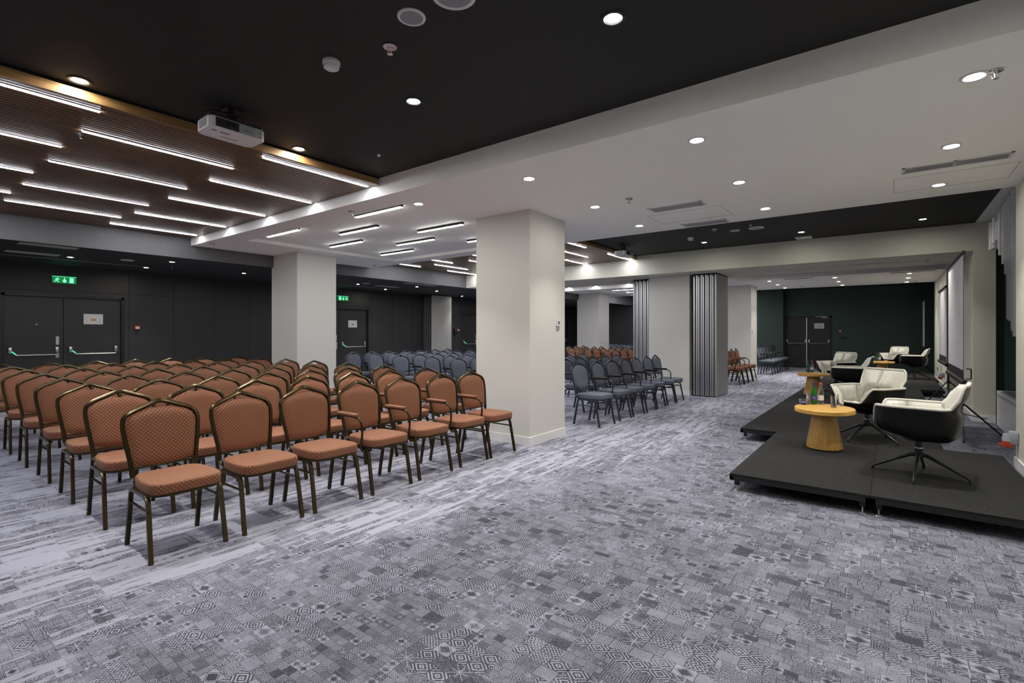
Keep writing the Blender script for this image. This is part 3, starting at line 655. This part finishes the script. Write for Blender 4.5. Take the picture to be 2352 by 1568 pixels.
# ------------------------------------------------------------------ folded partition stacks
def stack(x0, y0, n, ly, ztop, label, pw=.098):
    t = thing('folding_partition', label, 'partition', (x0, y0, 0), 0, 'folded partition stacks')
    for i in range(n):
        a = i*pw
        p = part('panel', MB().box(a+.012, a+pw-.012, .006, ly-.006, .02, ztop-.03), PANELG if i < n-1 else PANELG, t)
        e = link('edge_profile', MB().box(a+.006, a+.036, -.004, .012, .02, ztop-.03).box(a+pw-.036, a+pw-.006, -.004, .012, .02, ztop-.03).box(a+.006, a+pw-.006, ly-.012, ly+.004, .02, ztop-.03).mesh('edge_profile', ALU), p)
        s = link('seal', MB().box(a+.037, a+pw-.037, -.006, .0, .03, ztop-.04).box(a-.004, a+.005, -.002, ly, .03, ztop-.04).mesh('seal', SEAL), p)
        k = link('top_guide', MB().box(a+.02, a+.045, -.010, .004, ztop-.07, ztop-.015).mesh('top_guide', BLKM), p)
    part('face_panel', MB().box(n*pw-.011, n*pw+.004, .0, ly, .02, ztop-.03), PANELG, t)
    part('top_track', MB().box(-.01, n*pw+.01, -.01, ly+.01, ztop-.015, ztop), BLKM, t)
    part('base_seal', MB().box(0, n*pw, .0, ly, 0, .02), BLKM, t)
stack(-3.49, 11.26, 5, .93, ZD, 'tall stack of folded grey partition panels right of the cream pillar', .100)
stack(-5.05, 11.60, 5, .80, ZD, 'stack of folded partition panels left of the cream pillar', .098)
stack(-12.73, 11.75, 4, .95, ZD, 'stack of folded grey partition panels against the left dark wall', .100)

# ------------------------------------------------------------------ stage decks
def deck(x0, x1, y0, y1, label, legs=None):
    t = thing('stage_deck', label, 'stage', (x0, y0, 0), 0, 'black stage platforms'); w_, d = x1-x0, y1-y0; z1 = .155
    part('deck_board', MB().rbox(.0, w_, .0, d, z1-.022, z1, .0015, 1), STAGE, t)
    part('frame', MB().box(0, w_, 0, .03, .098, z1-.020).box(0, w_, d-.03, d, .098, z1-.020).box(0, .03, 0, d, .098, z1-.020).box(w_-.03, w_, 0, d, .098, z1-.020), BLKM, t)
    for a in (.05, w_-.05):
        for b in (.05, d-.05):
            l = part('leg', MB().box(a-.018, a+.018, b-.018, b+.018, .050, .098), BLKM, t)
            link('levelling_foot', MB().cyl((a, b, .006), .007, .045, 'z', 10).lathe([(.028, 0), (.026, .005), (.008, .009)], 16, (a, b, 0)).mesh('levelling_foot', STEEL, True), l)
deck(-1.135, -.121, 4.69, 7.0, 'front black stage platform carrying the nearest oak table'); deck(-.119, .91, 4.69, 7.0, 'front black stage platform at right, under nearest lounge chair')
deck(-1.56, .455, 7.002, 9.5, 'black stage platform behind the nearest table, stepped out left')
deck(-1.56, .53, 9.504, 12.0, 'black stage platform under the second oak table'); deck(-1.56, .53, 12.004, 14.1, 'black stage platform between second and third tables')
deck(-1.50, .94, 14.104, 16.9, 'black stage platform before the third table'); deck(-1.50, 1.0, 16.904, 20.6, 'farthest black stage platform with third table')

# ------------------------------------------------------------------ banquet chairs
def se_profile(n, a, b, e=3.2):
    pts = []; n = n//2*2
    for i in range(n):
        t = 2*PI*i/n; c, s = math.cos(t), math.sin(t)
        pts.append((math.copysign(abs(c)**(2/e), c)*a, math.copysign(abs(s)**(2/e), s)*b))
    return pts
def cushion(cx, a, b, z0, z1, n=40):
    """seat pad: rounded box with domed top, slightly narrower at the back"""
    mb = MB(); rings = [(z0, .006), (z0+.004, .001), (z0+.012, 0), (z1-.014, 0), (z1-.005, .002), (z1, .007), (z1+.003, .018), (z1+.006, .06), (z1+.008, .13)]
    v = []; f = []; pr = se_profile(n, a, b, 5.0)
    for z, s in rings:
        for x, y in pr:
            tap = 1-.09*max(0, -x/a); q = 1-s/a
            v.append((cx+x*q, y*q*tap, z))
    for k in range(len(rings)-1):
        for i in range(n): j = (i+1) % n; f.append((k*n+i, k*n+j, (k+1)*n+j, (k+1)*n+i))
    v.append((cx, 0, z1+.009)); q = (len(rings)-1)*n
    for i in range(n): f.append((q+i, q+(i+1) % n, len(v)-1))
    f.append(tuple(range(n))[::-1])
    return mb.add(v, f)
def bx(z):   # backward lean of the back at height z
    t = (z-.44)/.5; return -.205-.075*t-.03*t*t
def halfw(z):
    pts = [(.42, .184), (.50, .188), (.60, .202), (.70, .217), (.765, .223), (.80, .221), (.838, .204), (.862, .172), (.890, .105), (.917, .040), (.928, .0)]
    for (z0, w0), (z1, w1) in zip(pts, pts[1:]):
        if z <= z1: t = (z-z0)/(z1-z0); return w0+(w1-w0)*t
    return 0
def make_chair(name, fab, met, arm, oval, label):
    t = thing(name, label, 'chair')
    part('seat', cushion(.02, .222, .212, .405, .470), fab, t, True, True)
    # upholstered back: grid in (y,z), notch for the hand hole
    nz, ny = 16, 14; v = []; f = []
    zb, sh = (.525, .82) if oval else (.505, .822)
    def outl(s):   # s in -1..1 lateral -> (zlow, zhigh)
        a = abs(s)
        yy = a*.205; hi = .908-.30*yy-.10*max(0, (a-.78)/.22)**2.2*.5; dip = .030*math.exp(-(s/.20)**2)
        lo = zb+(.075 if oval else .022)*a**3
        return lo, hi-dip
    for side, th in ((1, .017), (-1, -.017)):
        for j in range(ny+1):
            s = -1+2*j/ny; lo, hi = outl(s)
            for i in range(nz+1):
                r = i/nz; z = lo+(hi-lo)*r
                wv = (halfw(min(z, .80))-.010)*(.93 if oval else 1.0)
                if oval and z < .62: wv *= 1-.16*((.62-z)/.12)**2
                if z > .80: wv -= (z-.80)*.30
                y = s*wv; edge = min((1-abs(s))*5.0, r*6, (1-r)*6, 1.0); puff = math.sin(min(1, edge)*PI/2)**.6
                v.append((bx(z)+(.002 if side > 0 else 0)+th*puff+(.010*(1-s*s) if side > 0 else 0), y, z))
    K = (ny+1)*(nz+1)
    idx = lambda sd, j, i: sd*K+j*(nz+1)+i
    for sd in (0, 1):
        for j in range(ny):
            for i in range(nz): f.append((idx(sd, j, i), idx(sd, j, i+1), idx(sd, j+1, i+1), idx(sd, j+1, i)))
    ring = [(0, i) for i in range(nz+1)]+[(j, nz) for j in range(1, ny+1)]+[(ny, i) for i in range(nz-1, -1, -1)]+[(j, 0) for j in range(ny-1, 0, -1)]
    for a, b in zip(ring, ring[1:]+ring[:1]): f.append((idx(0, *a), idx(0, *b), idx(1, *b), idx(1, *a)))
    part('backrest', MB().add(v, f), fab, t, True, True)
    # hoop shaped back frame
    P = [(-.150, -.182, .425)]
    for z in (.44, .52, .60, .68, .75, .785): P.append((bx(z), -halfw(z), z))
    P += [(bx(.82), -.2165, .820), (bx(.845), -.198, .846), (bx(.865), -.165, .866), (bx(.892), -.100, .892), (bx(.92), -.034, .919), (bx(.927), 0, .926)]
    P += [(x, -y, z) for x, y, z in P[-2::-1]]
    part('back_frame', MB().tube(smooth_path(P, 3), .011, 8, sq=(.014, .014), up=(1, 0, 0)), met, t, True)
    part('back_crossbar', MB().tube([(bx(.50), -.175, .50), (bx(.50)+.004, 0, .497), (bx(.50), .175, .50)], .008, 8), met, t, True)
    # seat ring
    ring = [(.02+x*1.0, y*1.0*(1-.10*max(0, -x/.218)), .398) for x, y in se_profile(28, .216, .206, 4.2)]
    part('seat_frame', MB().tube(ring, .009, 6, closed=True, sq=(.009, .008)), met, t, True)
    for s in (-1, 1):
        part('leg', MB().tube(round_path([(.0, s*.205, .388), (.155, s*.205, .388), (.232, s*.212, .002)], .055, 5), .012, 8, sq=(.0145, .013), up=(0, 1, 0)), met, t, True)
        part('leg', MB().tube(round_path([(.0, s*.205, .388), (-.155, s*.205, .388), (-.235, s*.208, .002)], .045, 5), .012, 8, sq=(.0145, .013), up=(0, 1, 0)), met, t, True)
        part('stretcher', MB().tube([(-.180, s*.206, .300), (.188, s*.207, .300)], .008, 8), met, t, True)
    if oval: part('stretcher', MB().tube([(.175, -.20, .345), (.175, .20, .345)], .0065, 8), met, t, True)
    if arm:
        y = -.237
        p = part('armrest', MB().tube(smooth_path([(bx(.645)-.012, -.205, .640), (bx(.65)-.03, -.226, .648), (-.20, y, .652), (.00, y, .655), (.075, y, .640), (.112, y, .590), (.115, y, .50), (.100, y, .40), (.118, y+.008, .366), (.150, y+.022, .372)], 4), .0105, 8), met, t, True)
        pad = link('arm_pad', MB().rbox(-.245, .035, y-.024, y+.024, .657, .685, .011, 3).mesh('arm_pad', fab if met is BRONZE else BLK, True, True), p)
    return t
protos = {}
def chair_at(kind, x, y, rz, label, group):
    """x,y = where the top of the back is seen"""
    c, s = math.cos(rz), math.sin(rz); loc = (x+.305*c, y+.305*s, 0)
    if kind not in protos:
        red = kind[0] == 'red'
        protos[kind] = make_chair('banquet_chair', FAB_RED if red else FAB_BLUE, BRONZE if red else GRAPH, kind[1], not red, label)
        o = protos[kind]; o.location = loc; o.rotation_euler = (0, 0, rz); o['group'] = group; return o
    return dup(protos[kind], loc, rz, label, group)
ROWN = ['front', 'second', 'third', 'fourth', 'fifth', 'sixth', 'seventh', 'back']
RXR = [-4.08, -4.97, -5.85, -6.75, -7.66, -8.57, -9.53, -10.46]
for r in range(8):
    for k in range(7):
        y = 1.29+.535*k+(.0 if r == 0 else .012*k+(.05 if k == 6 else 0))
        if r == 0: y = [1.29, 1.83, 2.36, 2.91, 3.45, 4.02, 4.51][k]
        px = proj(RXR[r], y, .9)[0]
        if px < -120: continue
        rz = random.uniform(-.02, .02)
        if r == 0 and k == 6: rz = -.03
        lab = 'red lattice-fabric banquet chair%s, %s from near end of the %s row' % (' with armrest' if k > 2 else '', ORD[k], ROWN[r])
        chair_at(('red', k > 2), RXR[r]+random.uniform(-.008, .008), y, rz, lab, 'red banquet chairs in the front block')
BX = [-3.93, -4.79, -5.68, -6.57, -7.40, -8.41, -9.34, -10.24]
for r in range(8):
    for k in range(7):
        y = 6.93+.535*k
        if r == 0: y = [6.90, 7.49, 8.03, 8.57, 9.09, 9.67, 10.16][k]
        if r > 3: y += .11+.05*(r-4)
        if r == 1: y -= .06
        px = proj(BX[r], y, .9)[0]
        if not (740 < px < 1120 or 1285 < px < 1620): continue
        rz = -.10 if (r == 0 and k == 0) else random.uniform(-.035, .035)
        lab = 'slate blue banquet chair%s, %s from near pillar in the %s row' % (' with armrest' if k else ' without armrest', ORD[k], ROWN[r])
        chair_at(('blue', k > 0), BX[r]+random.uniform(-.015, .015), y, rz, lab, 'slate blue banquet chairs in the second block')
for r in range(7):
    for k in range(7):
        x = -3.68-.89*r; y = 12.72+.53*k+(.30 if r == 6 else 0)
        if x < -9 and False: continue
        px = proj(x, y, .9)[0]
        if not (1290 < px < 1470 or 1650 < px < 1745): continue
        if -4.7 < x < -3.4 and abs(y-17.6) < .7: continue
        lab = 'rust red banquet chair beyond the partition, %s from partition in the %s row' % (ORD[k], ROWN[r])
        chair_at(('red', k > 0), x, y, random.uniform(-.03, .03), lab, 'rust red banquet chairs beyond the partition')
for r in range(8):
    for k in range(7):
        x = -3.62-.9*r; y = 18.55+.50*k if r == 0 else 18.15+.535*k
        px = proj(x, y, .9)[0]
        if not (1380 < px < 1470 or 1725 < px < 1800): continue
        lab = 'grey blue banquet chair in the farthest block, %s seat of the %s row' % (ORD[k], ROWN[r])
        chair_at(('blue', k > 0), x, y, random.uniform(-.03, .03), lab, 'grey blue banquet chairs in the farthest block')

# ------------------------------------------------------------------ swivel lounge chairs
def sstep(a, b, x): t = max(0, min(1, (x-a)/(b-a))); return t*t*(3-2*t)
def rim(a):   # a: 0 back .. PI front
    A = abs(a)*180/PI
    z = .81-.195*sstep(35, 46, A)
    return z-.165*sstep(137, 160, A)
def shell_pt(a, t, off):
    """point of the bucket, a = angle from the back, t = 0 centre .. 1 rim"""
    A = abs(a)*180/PI; R = rim(a); n = 4.2; ca, sa = math.cos(a), math.sin(a)
    rr = 1/((abs(ca)/.300)**n+(abs(sa)/.305)**n)**(1/n)
    q = 1-(1-t)**3.0; rad = rr*q
    z0 = .330+.085*max(0, -ca)*q
    k = 4.4-1.9*sstep(137, 160, A)
    z = z0+(R-z0)*(.86*t**k+.14*t*t)
    if A < 137: rad *= .95+.05*sstep(.35, .62, z)
    hi = max(0, (z-.54)); bk = 1-sstep(48, 82, A)
    rad += hi*.12*bk
    rad -= .045*math.exp(-((z-.62)/.05)**2)*(1-sstep(46, 60, A))
    rad -= .014*math.exp(-(a/.10)**2)*sstep(.4, .6, t)
    rad -= off
    return Vector((-rad*ca, rad*sa, z+off*(1-t)**.7))
def lounge(label, loc, rz):
    t = thing('lounge_chair', label, 'armchair', loc, rz, 'ivory and black swivel lounge chairs')
    NA, NTT = 144, 30
    def grid(off_in, off_out, puffy, cut=1.0):
        v = []; f = []
        for layer in (0, 1):
            for i in range(NA):
                a = -PI+2*PI*i/NA
                for j in range(NTT+1):
                    u = j/NTT*cut
                    if layer == 0: o = off_out
                    else:
                        o = off_in
                        if puffy:
                            A = abs(a)*180/PI
                            seam = min(abs(A-0), abs(A-52), abs(A-112), abs(A-160))*PI/180*max(u, .12)*.36
                            s1 = min(1, seam/.095)**.55
                            s2 = (min(1, abs(u-.68)/.14) if A > 52 else min(1, abs(u-.60)/.12, max(.25, abs(u-.78)/.10)))**.55
                            s3 = min(1, (1-u)/.06)
                            wr = .006*math.sin(a*17+u*21)*math.sin(u*29+a*7)+.004*math.sin(a*43-u*31)*math.sin(u*13)
                            bt = .030*(1-sstep(30, 46, A))*sstep(.55, .8, u)
                            o = (off_in+bt)*(.06+.94*math.sin(s1*PI/2)*math.sin(s2*PI/2))*(.50+.50*math.sin(s3*PI/2))+wr*s3+bt*.55
                    v.append(shell_pt(a, u, max(o, .014) if layer and puffy else o))
        K = NA*(NTT+1); ix = lambda l, i, j: l*K+(i % NA)*(NTT+1)+j
        for l in (0, 1):
            for i in range(NA):
                for j in range(NTT): f.append((ix(l, i, j), ix(l, i+1, j), ix(l, i+1, j+1), ix(l, i, j+1)))
        for i in range(NA): f.append((ix(0, i, NTT), ix(0, i+1, NTT), ix(1, i+1, NTT), ix(1, i, NTT)))
        return MB().add([tuple(p) for p in v], f)
    part('shell', grid(.010, 0, False), SHELL, t, True)
    cu = part('cushion', grid(.078, .011, True, .995), CUSH, t, True)
    rimp = [shell_pt(-PI+2*PI*i/96, 1.0, .006)+Vector((0, 0, .005)) for i in range(96)]
    link('piping', MB().tube(rimp, .0125, 8, closed=True).mesh('piping', CUSH, True), cu)
    part('swivel_plate', MB().lathe([(.0, .31), (.10, .312), (.13, .33), (.12, .345), (0, .345)], 24), BLKM, t, True)
    part('column', MB().lathe([(.030, .165), (.030, .245), (.027, .247), (.027, .32)], 20), BLKM, t, True); part('column_ring', MB().lathe([(.0305, .243), (.0305, .249)], 20), CHROME, t, True)
    for k in range(4):
        a = PI/2*k
        M4 = Matrix.Rotation(a, 4, 'Z')
        pp = [(.015, 0, .185), (.06, 0, .178), (.16, 0, .125), (.27, 0, .063), (.315, 0, .040), (.330, 0, .022), (.331, 0, .002)]
        part('leg', MB().tube(pp, [.017, .016, .013, .011, .011, .011, .012], 10).xf(M4), BLKM, t, True)
    return t
def lounge_dup(src, loc, rz, label): return dup(src, loc, rz, label)
ZS = .155
L0 = lounge('nearest lounge chair, black shell turned side on at the platform front', (.20, 5.60, ZS), PI-.14)
lounge_dup(L0, (-.21, 7.10, ZS), PI+1.02, 'ivory lounge chair facing the viewer just behind the nearest oak table')

# ------------------------------------------------------------------ oak tables
def oak_table(loc, label):
    t = thing('side_table', label, 'table', loc, 0, 'round oak side tables')
    part('tabletop', MB().lathe([(0, .388), (.272, .388), (.281, .394), (.281, .430), (.275, .437), (0, .438)], 56, (0, 0, 0), 'z', 1, 1.18), OAKT, t, True)
    part('pedestal', MB().lathe([(.171, .012), (.172, .03), (.108, .389)], 48, (0, 0, 0), 'z', 1.0, 1.15), OAK, t, True)
    part('base_ring', MB().lathe([(.158, 0), (.158, .013)], 40), BLK, t, True)
T1 = (-.565, 6.33); T2 = (-1.22, 11.60); T3 = (-.17, 17.45)
ZT = ZS+.438
oak_table((*T1, ZS), 'nearest round oak table with bottles and two tumblers'); oak_table((*T2, ZS), 'second round oak table beyond the nearest lounge chairs'); oak_table((*T3, ZS), 'farthest round oak table against the green wall')

def bottle(x, y, green, label):
    t = thing('water_bottle', label, 'bottle', (x, y, ZT+.0005), 0, 'water bottles on the oak tables')
    prof = [(.0, .0), (.028, 0), (.031, .004), (.031, .105), (.028, .130), (.016, .175), (.013, .190), (.013, .222), (.0145, .224), (.0145, .230)]
    inner = [(.0125, .230), (.011, .222), (.0115, .190), (.0145, .174), (.026, .129), (.0285, .104), (.0285, .008), (0, .006)]
    part('body', MB().lathe(prof+inner, 28), GGLASS if green else GLASS, t, True)
    part('cap', MB().lathe([(.0155, .218), (.0155, .240), (0, .241)], 20), BLUECAP if green else REDCAP, t, True)
    lb = part('label_band', MB().lathe([(.0314, .045), (.0314, .100)], 28), BLUELBL if green else PAPER, t, True)
    if green:
        ax = math.atan2(-y, -x)
        pts = [(.0322*math.cos(ax+q*.09), .0322*math.sin(ax+q*.09), .075+.004*math.sin(q*1.9)) for q in range(-5, 6)]
        link('script_lettering', MB().tube(pts, .0016, 5).mesh('script_lettering', PAPER, True), lb)
        part('neck_foil', MB().lathe([(.0137, .192), (.0137, .216)], 20), BLUECAP, t, True)
def tumbler(x, y, label, h=.13, r=.031):
    single('drinking_glass', MB().lathe([(0, 0), (r*.82, 0), (r*.85, .004), (r, h), (r-.0022, h), (r*.80, .014), (0, .012)], 28), GLASS, label, 'glass', 'tumblers on the oak tables', True, (x, y, ZT+.0005))
def at(T, px, py):    # pixel on the table top plane -> world xy
    while True:
        d = (ZT-CAMH)*FPX/(764-py); r = (px-1176)/FPX*d
        x, y = -math.sin(YAW)*d+math.cos(YAW)*r, math.cos(YAW)*d+math.sin(YAW)*r
        if ((x-T[0])/.235)**2+((y-T[1])/.285)**2 < 1 or py > 1000: return x, y
        py += .25
bottle(*at(T1, 1869, 926), True, 'green glass bottle with blue label on nearest oak table'); bottle(*at(T1, 1885, 924), False, 'clear bottle with red cap on nearest oak table')
tumbler(*at(T1, 1915, 936), 'front tumbler at the right of nearest oak table'); tumbler(*at(T1, 1931, 929), 'rear tumbler at the right of nearest oak table'); tumbler(*at(T1, 1858, 921), 'glass half hidden behind green bottle, nearest table')
gx, gy = at(T1, 1846, 923)
t = thing('candle_bowl', 'round glass bowl with violet stones on nearest oak table', 'bowl', (gx, gy, ZT+.0005))
part('bowl', MB().lathe([(0, 0), (.022, 0), (.042, .014), (.050, .034), (.046, .054), (.036, .066), (.033, .066), (.043, .053), (.046, .034), (.038, .016), (0, .006)], 32), GLASS, t, True)
pb = MB(); rr = random.Random(5)
for i in range(26):
    a = rr.uniform(0, 2*PI); q = rr.uniform(0, .028); z = .013+rr.uniform(0, .012)
    pb.lathe([(0, -.006), (.006, -.003), (.007, 0), (.006, .003), (0, .006)], 8, (q*math.cos(a), q*math.sin(a), z))
o = part('stones', pb, PEBB, t, True); o['kind'] = 'stuff'
bottle(*at(T2, 1856, 852), True, 'green glass bottle on second oak table'); bottle(*at(T2, 1865, 852), False, 'clear bottle with red cap on second oak table')
tumbler(*at(T2, 1890, 853), 'front tumbler on second oak table'); tumbler(*at(T2, 1896, 851), 'rear tumbler on second oak table')
bottle(*at(T3, 2014.5, 828), True, 'green glass bottle on farthest oak table'); bottle(*at(T3, 2020, 828), False, 'clear bottle with red cap on farthest oak table')
tumbler(*at(T3, 2010, 828), 'tumbler on farthest oak table'); gx, gy = at(T3, 2035, 829)
single('snack_dish', MB().lathe([(0, 0), (.03, 0), (.05, .02), (.047, .022), (.0, .006)], 20), TAN, 'small brown dish on farthest oak table', 'dish', None, True, (gx, gy, ZT+.0005))
lounge_dup(L0, (-.56, 10.92, ZS), PI-.05, 'lounge chair seen side on at the second oak table, black shell')
lounge_dup(L0, (-.92, 12.70, ZS), PI+1.0, 'ivory lounge chair facing the viewer behind second oak table')
lounge_dup(L0, (.10, 18.9, ZS), PI+1.1, 'ivory lounge chair facing the viewer behind farthest oak table')
lounge_dup(L0, (.52, 17.42, ZS), PI-.10, 'farthest lounge chair side on, before the green wall')

# ------------------------------------------------------------------ tripod projection screens
def tripod_screen(xf, y0, y1, cx, cy, label, zt=2.35, flip=0):
    t = thing('projection_screen', label, 'projection screen', (cx, cy, 0), 0, 'tripod projection screens')
    X = xf-cx; a, b = y0-cy, y1-cy; xb = X+.02
    part('fabric', MB().box(X-.001, X+.001, a+.03, b-.03, .95, zt-.02), SCREEN, t)
    part('black_border', MB().box(X-.0015, X+.0015, a+.005, a+.03, .83, zt-.02).box(X-.0015, X+.0015, b-.03, b-.005, .83, zt-.02).box(X-.0015, X+.0015, a+.03, b-.03, .83, .95), BLK, t)
    part('top_bar', MB().tube([(X, a-.01, zt), (X, b+.01, zt)], .022, 12).box(X-.01, X+.05, -.05, .05, zt-.01, zt+.02), BLK, t, True)
    part('case', MB().tube([(X+.01, a-.08, .80), (X+.01, b+.08, .80)], .037, 16), BLKM, t, True)
    part('handle', MB().tube(round_path([(X+.02, a-.02, .85), (X+.065, a-.02, .85), (X+.065, a-.02, .97), (X+.02, a-.02, .97)], .01), .007, 8), BLK, t, True)
    part('pole', MB().tube([(.0, 0, .28), (.0, 0, zt)], .014, 10).cyl((0, 0, .40), .026, .06, 'z'), BLKM, t, True)
    for k in range(3):
        L = (.60, .48, .36)[k]
        an = -PI/2-.05+2*PI/3*k; c, s = math.cos(an), math.sin(an)
        l = part('leg', MB().tube([(c*.03, s*.03, .43), (c*L, s*L, .012)], .011, 8), BLKM, t, True)
        link('brace', MB().tube([(c*.012, s*.012, .30), (c*.30, s*.30, .235)], .006, 6).mesh('brace', BLKM, True), l)
        link('rubber_foot', MB().tube([(c*(L-.02), s*(L-.02), .026), (c*(L+.01), s*(L+.01), .004)], .014, 8).mesh('rubber_foot', RUBBER, True), l)
tripod_screen(.70, 8.0, 9.97, .775, 9.1, 'large white tripod projection screen behind the nearest lounge chair', 2.36)
tripod_screen(.84, 12.35, 14.0, .915, 13.0, 'second white tripod projection screen farther along right wall', 2.27)
tripod_screen(.88, 20.6, 21.9, .80, 21.25, 'farthest tripod projection screen, a thin white sliver', 2.45)
single('wall_panel', MB().rbox(-.02, .02, -.10, .10, .25, 1.52, .006), WPL, 'narrow white vertical panel on far right green wall', 'panel', None, False, (1.27, 21.9, 0))

# radiators and tube installations in the window niches
def radiator(y0, y1, label):
    t = thing('radiator_cover', label, 'radiator', (0, 0, 0), 0, 'white radiator covers')
    part('casing', MB().rbox(1.27, 1.62, y0, y1, .03, .54, .006), WPL, t); part('top_grille', MB().box(1.30, 1.58, y0+.05, y1-.05, .538, .546), GPL, t)
    g = MB()
    for i in range(3): g.box(1.266, 1.2715, y0+.06, y1-.06, .49-i*.014, .496-i*.014)
    part('front_slot', g, GPL, t); part('plinth', MB().box(1.29, 1.60, y0+.02, y1-.02, 0, .03), SKIRT, t)
radiator(7.7, 10.30, 'white radiator cover in the niche beside near right wall'); radiator(13.7, 15.5, 'white radiator cover in the niche behind second screen')
def tubes(y0, y1, label, n, seed, zlow):
    t = thing('hanging_tubes', label, 'wall sculpture', (0, 0, 0), 0, 'pale hanging tube installations'); rr = random.Random(seed)
    for i in range(n):
        s = i/(n-1); y = y0+(y1-y0)*s; x = 1.22+.10*(i % 3)+rr.uniform(-.01, .01)
        zb = zlow(s)+rr.uniform(-.12, .12); zt = ZB-rr.uniform(0, .0)-(.35*(1-s)**3 if i % 2 else .10*(1-s))
        r = rr.choice([.034, .038, .046])
        part('tube', MB().lathe([(r-.004, zb+.05), (r-.004, zb), (r, zb), (r, zt), (r-.004, zt)], 18, (x, y, 0)), TUBEM, t, True)
tubes(10.2, 8.05, 'cluster of pale vertical tubes hanging in niche at right edge', 44, 3, lambda s: 2.62-.85*sstep(.15, 1, s)-(.45 if s > .62 and int(s*44) % 3 == 0 else 0))
tubes(21.6, 20.1, 'farther cluster of pale hanging tubes over the green corner', 12, 5, lambda s: 2.6-.25*s)
